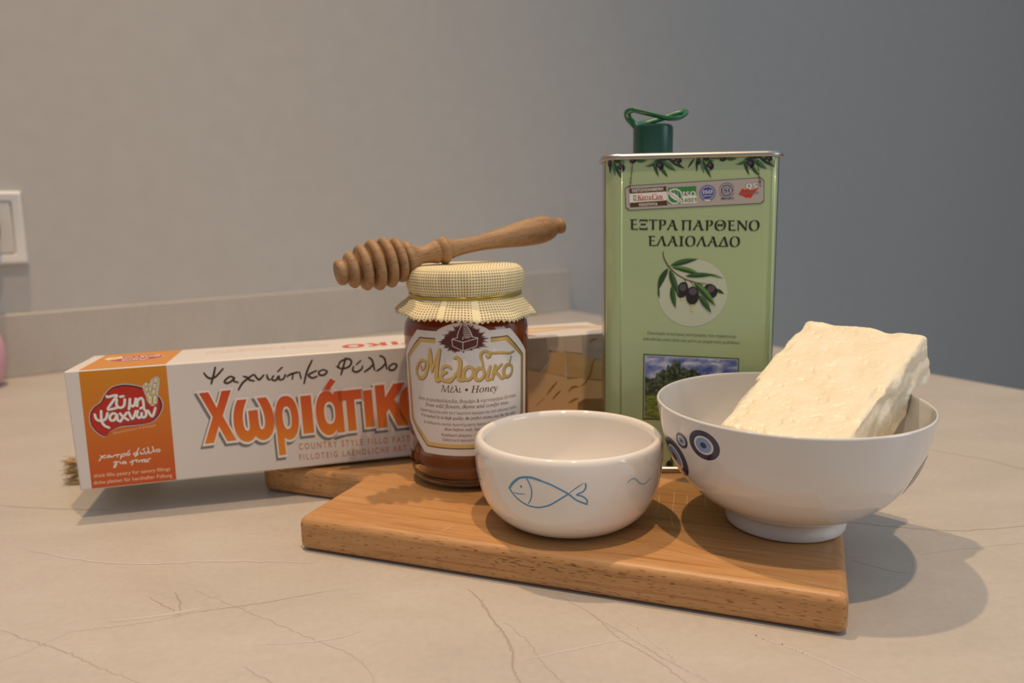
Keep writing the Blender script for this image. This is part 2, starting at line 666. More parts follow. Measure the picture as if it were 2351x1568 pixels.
    def build(self, name, parent):
        V, T, M = self.V, self.T, self.M
        if self.maxlen:
            V, T, M = list(V), list(T), list(M)
            for _ in range(9):
                mid, T2, M2, hit = {}, [], [], False
                lim = self.maxlen
                def split(a, b):
                    if abs(V[a][0] - V[b][0]) <= lim[0] and abs(V[a][1] - V[b][1]) <= lim[1]:
                        return None
                    key = (min(a, b), max(a, b))
                    if key not in mid:
                        mid[key] = len(V)
                        V.append(((V[a][0] + V[b][0]) / 2, (V[a][1] + V[b][1]) / 2, V[a][2]))
                    return mid[key]
                for (a, b, c), k in zip(T, M):
                    ab, bc, ca = split(a, b), split(b, c), split(c, a)
                    s = (ab is not None, bc is not None, ca is not None)
                    if not any(s):
                        new = [(a, b, c)]
                    elif s == (1, 0, 0):
                        new = [(a, ab, c), (ab, b, c)]
                    elif s == (0, 1, 0):
                        new = [(a, b, bc), (a, bc, c)]
                    elif s == (0, 0, 1):
                        new = [(a, b, ca), (b, c, ca)]
                    elif s == (1, 1, 0):
                        new = [(a, ab, c), (ab, bc, c), (ab, b, bc)]
                    elif s == (0, 1, 1):
                        new = [(a, b, ca), (b, bc, ca), (bc, c, ca)]
                    elif s == (1, 0, 1):
                        new = [(a, ab, ca), (ab, b, ca), (b, c, ca)]
                    else:
                        new = [(a, ab, ca), (ab, b, bc), (bc, c, ca), (ab, bc, ca)]
                    hit |= any(s)
                    T2 += new
                    M2 += [k] * len(new)
                T, M = T2, M2
                if not hit:
                    break
        V3 = [self.fn(u, v, l * self.LIFT) for u, v, l in V]
        T3 = []
        for t in T:
            a, b, c = (V[i] for i in t)
            ar = (b[0] - a[0]) * (c[1] - a[1]) - (c[0] - a[0]) * (b[1] - a[1])
            T3.append(t if ar >= 0 else (t[0], t[2], t[1]))
        return from_data(name, V3, T3, self.mats, parent, False, M)
ART={'hand':[[(79.58,67.92),(80.93,65.61),(83.11,64.13),(86.48,65.15),(91.13,69.79)],[(86.58,71.05),(85.21,66.46),(83.24,60.6)],[(97.28,63.25),(95.32,64.42),(92.56,63.04),(91.25,61.13),(93.05,60.28),(96.01,61.74),(97.4,63.44),(96.91,61.26),(99.36,60.25)],[(103.0,63.78),(105.11,63.0),(106.56,61.16),(109.16,60.44)],[(99.2,55.4),(101.95,59.52),(105.52,62.26),(109.05,64.5)],[(109.52,64.46),(111.19,61.79),(112.54,60.97),(115.37,63.78)],[(117.27,63.62),(117.64,61.25),(118.89,60.23)],[(121.31,62.68),(120.07,60.54),(122.29,59.54),(124.45,62.21),(124.64,59.95),(127.17,60.15),(128.56,62.9)],[(124.14,65.29),(127.05,67.81)],[(129.42,61.6),(132.44,62.99),(136.58,63.77)],[(133.41,63.01),(132.73,59.48)],[(137.54,63.69),(138.18,59.54)],[(145.92,70.89),(142.23,63.82),(139.84,56.01)],[(148.3,63.84),(143.02,61.5),(145.28,59.26),(148.29,60.04)],[(152.55,64.22),(149.8,63.0),(150.03,60.92),(152.96,60.68),(154.9,62.79),(152.55,64.22)],[(167.37,70.76),(165.45,65.03),(163.58,59.81)],[(162.16,64.78),(163.73,68.47),(168.81,70.13),(170.94,67.9),(168.91,64.75),(164.38,63.88),(161.23,65.58)],[(172.1,64.71),(171.32,62.28),(173.62,60.85),(176.94,62.45),(177.89,64.55)],[(173.98,65.9),(176.95,68.25)],[(182.28,69.91),(184.17,68.21),(184.96,65.03),(185.49,61.13)],[(184.86,65.04),(182.27,62.64),(178.92,60.63)],[(189.57,70.59),(192.28,68.82),(193.07,65.43),(193.5,61.22)],[(192.95,65.12),(190.34,62.52),(186.97,60.49)],[(198.1,64.71),(195.43,62.84),(195.38,60.54),(198.33,60.51),(200.35,63.28),(198.1,64.71)]],'wh':[[(14.95,21.19),(16.52,19.73),(17.95,19.58)],[(13.89,17.93),(16.02,20.43),(17.84,21.21)],[(20.38,20.1),(20.2,20.58),(19.65,20.83),(19.06,20.7),(18.78,20.27),(18.96,19.79),(19.51,19.55),(20.1,19.68),(20.38,20.1)],[(20.67,20.59),(21.24,19.5),(22.99,20.61)],[(22.88,20.62),(26.21,20.79)],[(24.47,20.85),(24.43,19.42)],[(26.18,17.94),(27.04,20.45),(28.74,21.05),(29.21,20.03),(26.9,19.16)],[(31.7,20.29),(31.5,20.82),(30.91,21.09),(30.27,20.94),(29.96,20.47),(30.16,19.94),(30.75,19.67),(31.39,19.82),(31.7,20.29)],[(30.72,22.02),(31.84,22.68)],[(36.46,19.93),(36.15,20.56),(35.28,20.9),(34.35,20.74),(33.91,20.19),(34.22,19.56),(35.09,19.22),(36.02,19.37),(36.46,19.93)],[(37.23,23.75),(35.87,20.97),(34.7,18.35)],[(37.94,21.08),(38.2,19.75),(39.89,20.16),(40.48,21.27)],[(39.4,22.16),(40.51,23.09)],[(42.33,23.69),(42.7,21.57),(42.9,19.59)],[(42.72,21.24),(40.7,19.42)],[(45.17,23.73),(45.65,21.59),(46.02,20.05)],[(45.67,21.26),(43.68,19.77)],[(49.3,20.82),(49.01,21.41),(48.21,21.72),(47.35,21.58),(46.95,21.06),(47.24,20.48),(48.04,20.17),(48.89,20.31),(49.3,20.82)],[(22.0,15.91),(23.56,16.39),(23.27,13.82),(21.98,12.66),(22.27,14.25),(24.56,16.42)],[(25.42,16.33),(25.95,14.84)],[(28.97,15.69),(27.23,15.88),(26.98,14.6),(28.68,15.2),(29.05,14.38)],[(31.22,14.93),(32.97,15.92),(35.65,16.29)],[(33.07,15.72),(32.26,13.19)],[(35.03,15.97),(35.32,14.82)],[(36.37,15.83),(36.65,14.62)],[(37.03,15.49),(39.75,16.12)],[(38.36,15.81),(38.4,14.5)],[(40.6,15.77),(39.67,15.35),(39.87,14.47),(40.94,14.56)],[(43.31,16.27),(41.47,15.68),(41.2,14.79),(42.09,14.3)]],'curved':[(23.41,33.55),(28.71,35.41),(34.49,35.04),(40.39,35.56),(48.28,36.87)],'logo':[(19.51,33.29),(22.44,36.21),(27.92,38.7),(34.9,38.8),(42.51,38.98),(47.36,40.45),(51.35,44.73),(53.17,49.71),(52.12,54.3),(49.18,57.44),(43.18,61.34),(37.61,63.41),(31.93,64.21),(26.06,63.07),(21.58,58.9),(18.77,54.41),(15.07,52.02),(12.18,47.72),(11.91,42.02),(13.72,37.89),(16.51,34.67)],'wheat':[(47.75,49.56),(45.35,51.7),(44.38,56.27),(43.23,61.78),(44.4,64.55),(45.91,65.05),(47.04,63.69),(48.67,66.41),(51.48,68.08),(53.37,66.66),(52.63,61.3),(51.33,55.66),(50.74,51.22)],'grain':[[(46.6,63.41),(46.47,64.24),(45.95,64.79),(45.24,64.85),(44.61,64.4),(44.3,63.6),(44.43,62.77),(44.95,62.21),(45.66,62.15),(46.3,62.61),(46.6,63.41)],[(46.55,60.23),(46.44,61.28),(45.94,61.97),(45.22,62.04),(44.58,61.44),(44.25,60.42),(44.35,59.37),(44.86,58.67),(45.57,58.61),(46.22,59.2),(46.55,60.23)],[(46.93,56.68),(46.86,57.89),(46.42,58.67),(45.78,58.73),(45.18,58.04),(44.85,56.86),(44.92,55.66),(45.36,54.87),(46.01,54.82),(46.61,55.51),(46.93,56.68)],[(52.6,65.45),(52.44,66.51),(51.82,67.21),(50.96,67.28),(50.2,66.69),(49.82,65.68),(49.97,64.62),(50.6,63.92),(51.46,63.85),(52.22,64.43),(52.6,65.45)],[(51.54,62.03),(51.41,63.17),(50.85,63.91),(50.06,63.97),(49.35,63.34),(48.99,62.25),(49.11,61.11),(49.67,60.37),(50.46,60.3),(51.17,60.94),(51.54,62.03)],[(48.5,60.38),(48.41,61.43),(47.96,62.12),(47.31,62.18),(46.72,61.58),(46.41,60.56),(46.5,59.5),(46.95,58.81),(47.6,58.76),(48.19,59.35),(48.5,60.38)],[(50.44,58.29),(50.34,59.5),(49.84,60.29),(49.12,60.35),(48.47,59.67),(48.12,58.49),(48.21,57.28),(48.71,56.5),(49.43,56.43),(50.09,57.12),(50.44,58.29)],[(48.13,53.7),(48.07,55.58),(47.49,56.8),(46.64,56.87),(45.82,55.78),(45.35,53.94),(45.42,52.06),(45.99,50.84),(46.85,50.76),(47.67,51.85),(48.13,53.7)],[(50.86,53.45),(50.8,55.42),(50.23,56.68),(49.37,56.75),(48.55,55.62),(48.07,53.7),(48.13,51.74),(48.7,50.47),(49.56,50.4),(50.39,51.53),(50.86,53.45)]],'logot':[[(22.35,58.2),(23.15,57.63),(28.09,58.21),(25.05,54.16),(22.18,50.1),(24.56,49.88),(27.81,50.6)],[(27.79,55.5),(27.4,52.04),(29.33,50.27),(31.55,51.54),(32.32,55.29)],[(29.99,57.15),(31.74,57.38)],[(35.27,55.29),(34.73,52.02),(34.05,49.01)],[(34.99,53.27),(35.22,51.21),(36.66,50.57),(37.9,52.37),(38.56,55.19)],[(38.11,52.67),(38.44,50.92)],[(38.98,50.48),(39.56,54.78)],[(39.42,53.51),(41.36,55.26),(42.6,53.87),(42.67,49.06)],[(14.53,47.37),(15.22,44.38),(17.76,43.06),(20.48,44.27),(21.72,47.6)],[(18.29,49.19),(17.96,43.36),(19.15,40.18),(21.65,38.4)],[(27.01,46.02),(24.95,47.17),(22.91,45.45),(23.09,43.0),(25.23,42.99),(26.87,45.84),(27.0,42.83),(28.01,42.03)],[(28.82,46.68),(30.3,44.44),(32.95,42.2)],[(32.59,46.78),(30.59,44.41),(28.36,41.61)],[(33.77,46.99),(35.49,42.6),(37.88,47.38)],[(39.03,47.28),(38.15,44.54),(39.31,42.89),(40.72,44.04),(41.09,46.32),(40.94,43.89),(42.06,42.89),(43.42,44.17),(43.64,46.73),(42.78,47.96)],[(40.66,48.8),(42.5,49.65)],[(44.83,46.94),(46.94,43.07),(49.25,48.27)]],'pastry':[([(290.13,75.76),(304.72,75.4),(306.27,57.77),(299.4,50.45),(284.9,54.24),(285.78,75.79)],0),([(304.42,75.31),(317.7,75.51),(317.89,62.71),(305.79,64.21)],1),([(306.15,65.93),(317.9,63.29),(317.93,45.4),(300.28,50.38),(306.71,56.57)],2),([(317.92,63.87),(330.82,61.43),(331.11,43.72),(319.07,43.54)],3),([(317.4,75.41),(330.62,75.28),(330.98,60.53),(317.61,63.31)],4),([(330.62,75.28),(350.97,74.89),(350.51,54.3),(330.93,58.78)],5),([(284.92,54.82),(300.59,50.76),(317.65,46.02),(331.4,43.4),(350.2,40.64),(349.42,6.33),(283.2,12.73)],6),([(330.93,58.78),(350.52,54.89),(350.16,38.85),(331.09,43.13)],7),([(326.68,26.25),(331.59,28.5),(349.9,27.47),(349.56,12.4),(325.13,14.7)],8)],'folds':[[(303.54,33.95),(307.87,38.88),(311.88,42.96)],[(307.58,30.34),(311.28,33.86),(314.05,36.28)],[(319.38,34.34),(322.18,37.36),(324.61,37.92),(327.61,37.67)],[(341.58,57.66),(338.34,54.07),(336.63,46.52),(332.53,40.34),(328.82,37.68)],[(342.4,70.82),(338.77,70.5),(336.02,68.94)],[(295.57,26.98),(301.68,31.75)],[(319.44,26.6),(324.34,28.85),(326.76,28.93)]],'melo':[([(-36.17,77.66),(-40.82,77.81),(-45.96,74.49),(-48.36,70.1),(-45.04,66.8),(-38.78,67.63),(-34.45,72.64),(-32.11,79.62),(-30.53,85.28)],1.0),([(-36.17,77.66),(-36.92,74.52),(-39.55,72.26),(-42.1,72.75),(-41.53,74.31)],0.6),([(-30.53,85.28),(-29.89,78.38),(-29.33,71.93)],1.15),([(-29.33,71.93),(-24.88,79.31),(-20.73,85.41)],0.8),([(-20.73,85.41),(-23.59,76.65),(-25.16,68.4),(-23.7,66.56),(-20.6,67.58)],1.3),([(-11.2,74.15),(-13.44,75.6),(-17.89,74.95),(-19.06,72.61),(-14.94,71.91)],0.9),([(-14.94,71.91),(-18.85,70.58),(-20.36,68.07),(-16.65,66.56),(-11.08,68.05)],1.0),([(-7.55,80.53),(-4.81,80.74),(-2.81,77.7),(-4.06,70.95),(-4.4,67.56),(-0.55,66.86)],1.1),([(-3.55,73.99),(-7.74,69.59),(-11.55,66.48),(-14.63,65.74)],0.8),([(8.11,71.07),(8.12,72.78),(7.28,74.17),(5.77,74.97),(3.89,75.01),(2.0,74.29),(0.48,72.95),(-0.37,71.26),(-0.39,69.56),(0.44,68.18),(1.95,67.4),(3.84,67.36),(5.73,68.07),(7.26,69.4),(8.11,71.07)],1.0),([(17.82,70.17),(17.81,71.76),(16.97,73.08),(15.48,73.86),(13.63,73.95),(11.81,73.32),(10.35,72.11),(9.54,70.55),(9.55,68.96),(10.36,67.65),(11.82,66.89),(13.66,66.8),(15.51,67.42),(17.0,68.62),(17.82,70.17)],1.0),([(17.76,71.33),(16.37,77.16),(15.04,81.61),(17.81,83.97),(22.16,83.27),(23.43,81.16),(21.33,80.14),(20.04,81.36)],0.8),([(21.85,83.28),(25.8,82.57),(34.71,82.19),(43.47,81.15),(49.53,81.79)],0.7),([(23.42,74.72),(21.38,70.09),(20.04,66.9),(23.66,66.87)],1.0),([(28.23,74.93),(26.21,69.76),(25.24,66.55)],1.0),([(35.05,75.06),(31.52,73.44),(27.33,71.04),(30.26,69.78),(34.16,66.48),(36.79,66.44)],0.9),([(46.69,69.9),(46.73,71.59),(45.7,73.05),(43.84,73.99),(41.58,74.21),(39.39,73.68),(37.67,72.51),(36.71,70.93),(36.66,69.26),(37.54,67.83),(39.21,66.92),(41.38,66.69),(43.65,67.2),(45.57,68.34),(46.69,69.9)],1.0),([(45.6,79.01),(43.52,75.08)],0.6)],'bush':[(-20.47,90.26),(-14.11,93.41),(-17.64,94.35),(-11.0,95.78),(-12.93,97.09),(-7.01,97.12),(-7.4,99.45),(-2.08,99.76),(0.85,101.32),(5.59,100.63),(9.38,99.54),(10.77,98.17),(15.14,97.69),(14.59,96.04),(19.02,95.19),(17.47,93.92),(21.42,91.38),(18.86,90.84),(20.63,89.41),(17.8,89.22),(20.73,86.38),(15.72,86.63),(14.7,85.66),(9.84,86.18),(7.85,84.57),(4.03,85.33),(0.13,83.72),(-3.67,84.76),(-7.62,83.42),(-9.03,84.76),(-13.5,85.04),(-12.43,86.4),(-17.53,86.3),(-15.38,88.03),(-20.03,88.59)],'dome':[(-4.51,92.46),(-4.01,95.12),(-2.14,98.43),(1.03,101.05),(4.12,99.67),(6.4,96.96),(8.02,94.26),(8.16,92.79),(4.29,91.81),(0.45,91.41)],'hlines':[[(-4.51,92.46),(-4.01,95.12),(-2.14,98.43),(1.03,101.05),(4.12,99.67),(6.4,96.96),(8.02,94.26),(8.16,92.79)],[(0.78,99.72),(3.83,99.54)],[(0.74,98.53),(5.02,98.32)],[(0.69,97.34),(5.93,97.11)],[(0.64,96.14),(6.84,95.89)],[(0.59,94.94),(7.46,94.67)],[(1.02,93.74),(7.81,93.6)],[(1.45,92.67),(6.24,92.7)],[(0.53,93.41),(-0.03,91.42)],[(-9.2,91.92),(0.2,90.01),(12.98,92.23)],[(0.2,90.01),(-0.01,84.93)],[(-9.2,91.92),(-8.9,87.77),(-0.01,84.8),(12.03,87.58),(12.98,92.23)],[(-9.2,91.92),(-4.3,92.79)],[(8.18,93.25),(12.98,92.23)]]}

# ================================================================= the setting
WD = Vector((0.790, 0.613, 0)).normalized()          # along the wall, to the right
WN = Vector((0.613, -0.790, 0)).normalized()         # out of the wall into the room
WC = Vector((0.114, 1.467, 0))                       # back corner of the worktop
ED = Vector((0.492, -0.870, 0)).normalized()         # along the free right edge of the worktop

def wall_frame(s, out, z):
    return WC + WD * s + WN * out + Vector((0, 0, z))

def prism(pts, z0, z1):
    bm = bmesh.new()
    lo = [bm.verts.new((p[0], p[1], z0)) for p in pts]
    hi = [bm.verts.new((p[0], p[1], z1)) for p in pts]
    n_ = len(pts)
    bm.faces.new(lo[::-1])
    bm.faces.new(hi)
    for i in range(n_):
        bm.faces.new((lo[i], lo[(i + 1) % n_], hi[(i + 1) % n_], hi[i]))
    return bm

w0, w1 = wall_frame(-2.6, -0.014, 0), wall_frame(12, -0.014, 0)
w2, w3 = wall_frame(12, -0.16, 0), wall_frame(-2.6, -0.16, 0)
structure(from_bm('wall_back', prism([w0, w3, w2, w1], -0.9, 2.3), ['wall_paint']))
fl = [wall_frame(-2.6, 6, 0), wall_frame(-2.6, -0.16, 0), wall_frame(12, -0.16, 0), wall_frame(12, 6, 0)]
structure(from_bm('floor', prism(fl, -0.96, -0.9), ['floor_tile']))
u0, u1 = wall_frame(-2.2, 0, 0), wall_frame(-0.002, 0, 0)
u2, u3 = wall_frame(-0.002, -0.014, 0), wall_frame(-2.2, -0.014, 0)
up = from_bm('trim_1', prism([u0, u3, u2, u1], 0.0, 0.0755), ['grey_beige_stone'])
bev(up, 0.0012, 2)
structure(up)

# worktop with its veins
c0 = WC + WN * -0.013 + WD * -2.2
c1 = WC + WN * -0.013
c2 = WC + ED * 2.1
c3 = c2 - WD * 2.1
ct_pts = [c0, c3, c2, c1]
ct_bm = prism(ct_pts, -0.04, 0.0)
ct = from_bm('countertop', ct_bm, ['grey_beige_stone'])
bev(ct, 0.002, 2)
tag(ct, 'pale grey-beige stone worktop with fine brown and white veins, everything stands on it', 'countertop')
va = Art(lambda u, v, o: (u, v, o))
va.LIFT = 0.00001
V1 = [(-.30, .352), (-.236, .331), (-.223, .324), (-.208, .318), (-.193, .310), (-.176, .300), (-.153, .288), (-.11, .262)]
V2 = [(-.27, .262), (-.219, .306), (-.209, .319), (-.201, .329), (-.186, .332), (-.168, .337), (-.159, .342), (-.148, .346), (-.135, .349), (-.121, .353), (-.108, .358), (-.094, .363), (-.081, .366)]
rv = random.Random(4)
VN = []
def vein(P, w, k, jit=0.0004):
    Q = [(p.x, p.y) for p in catmull([(a, b, 0) for a, b in P], 14)]
    Q = [(a + rv.gauss(0, jit), b + rv.gauss(0, jit)) for a, b in Q]
    va.stroke(Q, w, k, 1 + .45 * len(VN), sm=0, taper=0.7, caps=False)
    VN.append(k)
vein(V1, .0009, 'stone_vein_soft')
vein(V2, .0006, 'stone_vein_soft')
vein([(-.16, .3425), (-.135, .349), (-.121, .353), (-.108, .358), (-.094, .363)], .0005, 'stone_vein', .0004)
vein([(-.183, .361), (-.170, .351), (-.159, .342)], .0005, 'stone_vein')
vein([(-.171, .365), (-.164, .354), (-.159, .342)], .0006, 'stone_vein')
vein([(-.162, .367), (-.135, .349), (-.101, .326), (-.068, .303), (-.056, .283)], .0005, 'stone_vein_soft')
vein([(-.115, .299), (-.098, .286), (-.08, .272)], .0007, 'stone_vein_soft')
W6 = [(-.024, .362), (-.018, .352), (-.014, .341), (-.010, .330), (-.005, .318), (-.002, .305), (-.002, .294), (.001, .283), (.008, .262)]
vein(W6, .0011, 'stone_vein_soft', .0003)
vein(W6, .0004, 'stone_vein', .0004)
vein([(-.006, .330), (.004, .315), (.011, .296), (.018, .283), (.022, .27)], .0005, 'stone_vein_soft')
vein([(.022, .352), (.036, .334), (.044, .316), (.057, .299), (.067, .281), (.08, .262)], .0006, 'stone_vein_soft')
vein([(.034, .336), (.046, .320), (.060, .300), (.075, .283)], .0004, 'stone_vein_soft')
vein([(.046, .339), (.050, .329), (.055, .321), (.059, .310), (.064, .301), (.066, .294), (.074, .284), (.09, .266)], .0008, 'stone_vein_pale')
vein([(.101, .319), (.107, .312), (.114, .307), (.120, .301), (.130, .290), (.139, .279), (.152, .262)], .0013, 'stone_vein_pale')
vein([(-.19, .337), (-.165, .343), (-.150, .349)], .0022, 'stone_vein_pale', .0002)
vein([(.004, .300), (.03, .309), (.05, .315)], .0012, 'stone_vein_pale', .0003)
vein([(-.11, .315), (-.085, .318), (-.07, .325)], .0012, 'stone_vein_pale', .0003)
vein([(.315, .576), (.334, .558), (.347, .546), (.358, .525), (.38, .50)], .0012, 'stone_vein_soft')
vein([(.19, .44), (.25, .423), (.31, .43)], .0008, 'stone_vein_soft')
vein([(.395, .74), (.407, .699), (.412, .652), (.414, .611)], .0025, 'stone_vein_pale', .0008)
vein([(.177, .387), (.20, .372), (.219, .393), (.279, .404)], .0008, 'stone_vein_pale')
vein([(-.34, .49), (-.30, .483), (-.26, .478)], .0010, 'stone_vein_soft')
vein([(-.28, .42), (-.22, .40), (-.15, .40), (-.11, .395)], .0018, 'stone_vein_pale', .0005)
merge(va.build('vein', ct), ct)

# ================================================================= things at the left edge
# wall socket
S0 = -0.869
def wall_box(name, s0, s1, z0, z1, d0, d1, k, parent, bw):
    """local x along the wall, y out of the wall"""
    o = from_bm(name, box_bm(s0, -d1, z0, s1, -d0, z1), [k], parent)
    return bev(o, bw, 3)
rz = math.atan2(WD.y, WD.x)
so = empty('wall_socket', wall_frame(S0, -0.014, 0.134), (0, 0, rz))
tag(so, 'white square wall socket on the grey wall at the left frame edge', 'wall socket')
def frame_bm(a, b, d, lip):
    bm = bmesh.new()
    rings = []
    for (i, y) in ((0, 0), (0, d * .55), (lip * .25, d), (lip, d * .82), (lip, d * .5)):
        rings.append([bm.verts.new(p) for p in ((-a + i, -y, i), (-i, -y, i), (-i, -y, b - i), (-a + i, -y, b - i))])
    for r0, r1 in zip(rings, rings[1:]):
        for i in range(4):
            bm.faces.new((r0[i], r0[(i + 1) % 4], r1[(i + 1) % 4], r1[i]))
    bm.faces.new(rings[0][::-1])
    bm.faces.new(rings[-1])
    return bm
PW = 0.086
bev(from_bm('frame', frame_bm(PW, PW, 0.011, 0.012), ['socket_white'], so), 0.0012, 3)
ins = from_bm('insert', box_bm(-PW + .0135, -0.0085, .0135, -.0135, -0.0035, PW - .0135), ['socket_inner'], so)
bev(ins, 0.0015, 3)
# plug in the socket, body and lead
pg = empty('plug', wall_frame(S0 - PW / 2, 0.0, 0.134 + PW / 2), (0, 0, rz))
tag(pg, 'black power plug pushed into the white wall socket', 'plug')
pb = lathe('plug_body', [(0, .0), (.0185, .0), (.019, .004), (.0185, .020), (.0165, .030), (.010, .034), (0, .0345)], ['plug_black'], pg, seg=40, k=4)
pb.rotation_euler = (PI / 2, 0, 0)
pb.location = (0.003, 0.0045, 0.0)
pb.scale = (.66, 1.35, 1.0)
V, Fc = tube_data(catmull([(0.0, -.024, -.016), (.0, -.026, -.04), (-.020, -.022, -.075), (-.066, -.020, -.098), (-.12, -.03, -.130), (-.17, -.05, -.1690), (-.22, -.055, -.1728), (-.28, -.06, -.1730)], 8), 0.0028, 10)
from_data('lead', V, Fc, ['plug_black'], pg, True)

# pink rounded plastic thing
pk = lathe('pink_cup', [(0, 0), (.020, 0), (.027, .003), (.032, .012), (.0355, .026), (.036, .040), (.034, .053), (.029, .064),
                        (.0275, .065), (.026, .064), (.031, .052), (.0325, .040), (.032, .026), (.028, .012), (.018, .006), (0, .006)], ['pink_plastic'], None, seg=64)
pk.location = (-0.6075, 0.8575, 0)
tag(pk, 'rounded pink plastic piece at the left frame edge below the socket', 'container')

# ================================================================= chopping board
BX, BY, BTH, BL, BT, BW = -0.12149, 0.41255, -0.3651, 0.2830, 0.0192, 0.188
bd = empty('cutting_board', (BX, BY, 0), (0, 0, BTH))
tag(bd, 'beech wood chopping board with a short handle, under the bowls, jar and tin', 'chopping board')
def arc(cx, cy, r, a0, a1, n_=7):
    return [(cx + r * math.cos(math.radians(a0 + (a1 - a0) * i / n_)), cy + r * math.sin(math.radians(a0 + (a1 - a0) * i / n_))) for i in range(n_ + 1)]
r_ = 0.0045
hy0, hy1, hx, hr, fr = 0.0715, 0.128, -0.086, 0.014, 0.007
out = []
out += arc(r_, r_, r_, 180, 270)
out += arc(BL - r_, r_, r_, 270, 360)
out += arc(BL - r_, BW - r_, r_, 0, 90)
out += arc(r_, BW - r_, r_, 90, 180)
out += arc(-fr, hy1 + fr, fr, 0, -90)
out += arc(hx + hr, hy1 - hr, hr, 90, 180)
out += arc(hx + hr, hy0 + hr, hr, 180, 270)
out += arc(-fr, hy0 - fr, fr, 90, 0)
hole = arc(-0.052, 0.0998, 0.0085, 0, 360, 24)[:-1]
def holed_slab(outer, hole, z0, z1):
    bm = bmesh.new()
    def ringv(P, z):
        return [bm.verts.new((a, b, z)) for a, b in P]
    for z in (z0, z1):
        pass
    ol, oh, hl, hh = ringv(outer, z0), ringv(outer, z1), ringv(hole, z0), ringv(hole, z1)
    T = tessellate_polygon([[Vector((a, b, 0)) for a, b in outer], [Vector((a, b, 0)) for a, b in hole]])
    lo, hi = ol + hl, oh + hh
    for t in T:
        bm.faces.new([lo[i] for i in t])
        bm.faces.new([hi[i] for i in t])
    for A, B in ((ol, oh), (hl, hh)):
        k = len(A)
        for i in range(k):
            bm.faces.new((A[i], A[(i + 1) % k], B[(i + 1) % k], B[i]))
    bmesh.ops.recalc_face_normals(bm, faces=bm.faces)
    bmesh.ops.dissolve_limit(bm, angle_limit=0.02, verts=bm.verts, edges=bm.edges)
    return bm
slab = from_bm('board_body', holed_slab(out, hole, 0.0003, BT), ['beech_board'], bd)
md = slab.modifiers.new('bevel', 'BEVEL')
md.width, md.segments, md.limit_method, md.angle_limit = 0.0042, 5, 'ANGLE', 1.0
md.use_clamp_overlap = False
for p in slab.data.polygons:
    p.use_smooth = True
slab.data.set_sharp_from_angle(angle=1.2)
# knife scratches and dents
sa = Art(lambda u, v, o: (u, v, BT + o))
rs = random.Random(9)
for (a, b, l, an) in [(.168, .062, .030, 100), (.172, .060, .034, 100), (.176, .064, .030, 99), (.182, .066, .036, 98), (.188, .068, .032, 98),
                      (.196, .070, .036, 97), (.203, .073, .030, 97), (.160, .052, .026, 101), (.212, .085, .022, 96), (.164, .030, .018, 80),
                      (.098, .056, .016, 74), (.108, .058, .016, 73), (.118, .056, .018, 72), (.128, .049, .014, 74), (.085, .008, .010, 75), (.075, .09, .014, 95), (.2, .05, .02, 105)]:
    c, s = math.cos(math.radians(an)), math.sin(math.radians(an))
    sa.stroke([(a, b), (a + c * l * .5 + rs.gauss(0, .0003), b + s * l * .5), (a + c * l, b + s * l)], .0003, 'scratch', 1, sm=3, taper=.6, caps=False)
merge(sa.build('knife_marks', bd), slab)
da = Art(lambda u, v, o: (u, -o, v))
for i in range(26):
    u, v = rs.uniform(.115, .185), BT - rs.uniform(.0042, .0085)
    l = rs.uniform(.0015, .006)
    da.stroke([(u, v), (u + l, v - rs.uniform(-.0002, .0006))], rs.uniform(.0002, .0005), 'dent', 2, sm=0, caps=False, taper=.5)
merge(da.build('edge_marks', bd), slab)

# ================================================================= pastry box
XB, YB, XTH, XH, XD, XLEAN, XPIT = -0.27036, 0.4618, 0.2407, 0.07527, 0.06586, -0.01527, -0.0275
XL = 0.358
bxo = empty('pastry_box', (XB, YB, 0.0190), (XPIT, XLEAN, XTH))
tag(bxo, 'long white and orange pastry carton lying behind the honey jar', 'carton')
bm = box_bm(0, 0, 0, XL, XD, XH)
# slightly crushed lower left corner
for v in bm.verts:
    if v.co.x < 0.001 and v.co.z < 0.001:
        v.co.x += 0.0012
car = from_bm('carton', bm, ['card_white'], bxo)
bev(car, 0.0011, 3)
M_ = 0.001
front = lambda u, v, o: (u * M_, -o, v * M_)
topf = lambda u, v, o: (u * M_, v * M_, XH + o)
HB = XH / M_
a = Art(front)
a.poly([(8.0, .8), (57.1, .8), (58.0, HB - .8), (8.4, HB - .8)], 'ink_orange_band', 1)
a.text('thick fillo pastry for savory fillings', 9.9, 7.6, 54.2, 2.3, 'ink_peach', 2, v1=7.3, offset=.008)
a.text('dicke platten für herzhafter Füllung', 9.4, 3.3, 54.8, 2.3, 'ink_peach', 2, v1=3.0, offset=.008)
for s in ART['wh']:
    a.stroke(s, .62, 'ink_white', 2, sm=5)
a.text(face('Ποιότητα με τ\' όνομα!', 'italic'), 23.5, 33.8, 48.2, 1.35, 'ink_peach', 2, v1=36.6, arc=.3, offset=.012)
a.build('orange_end_band', bxo)

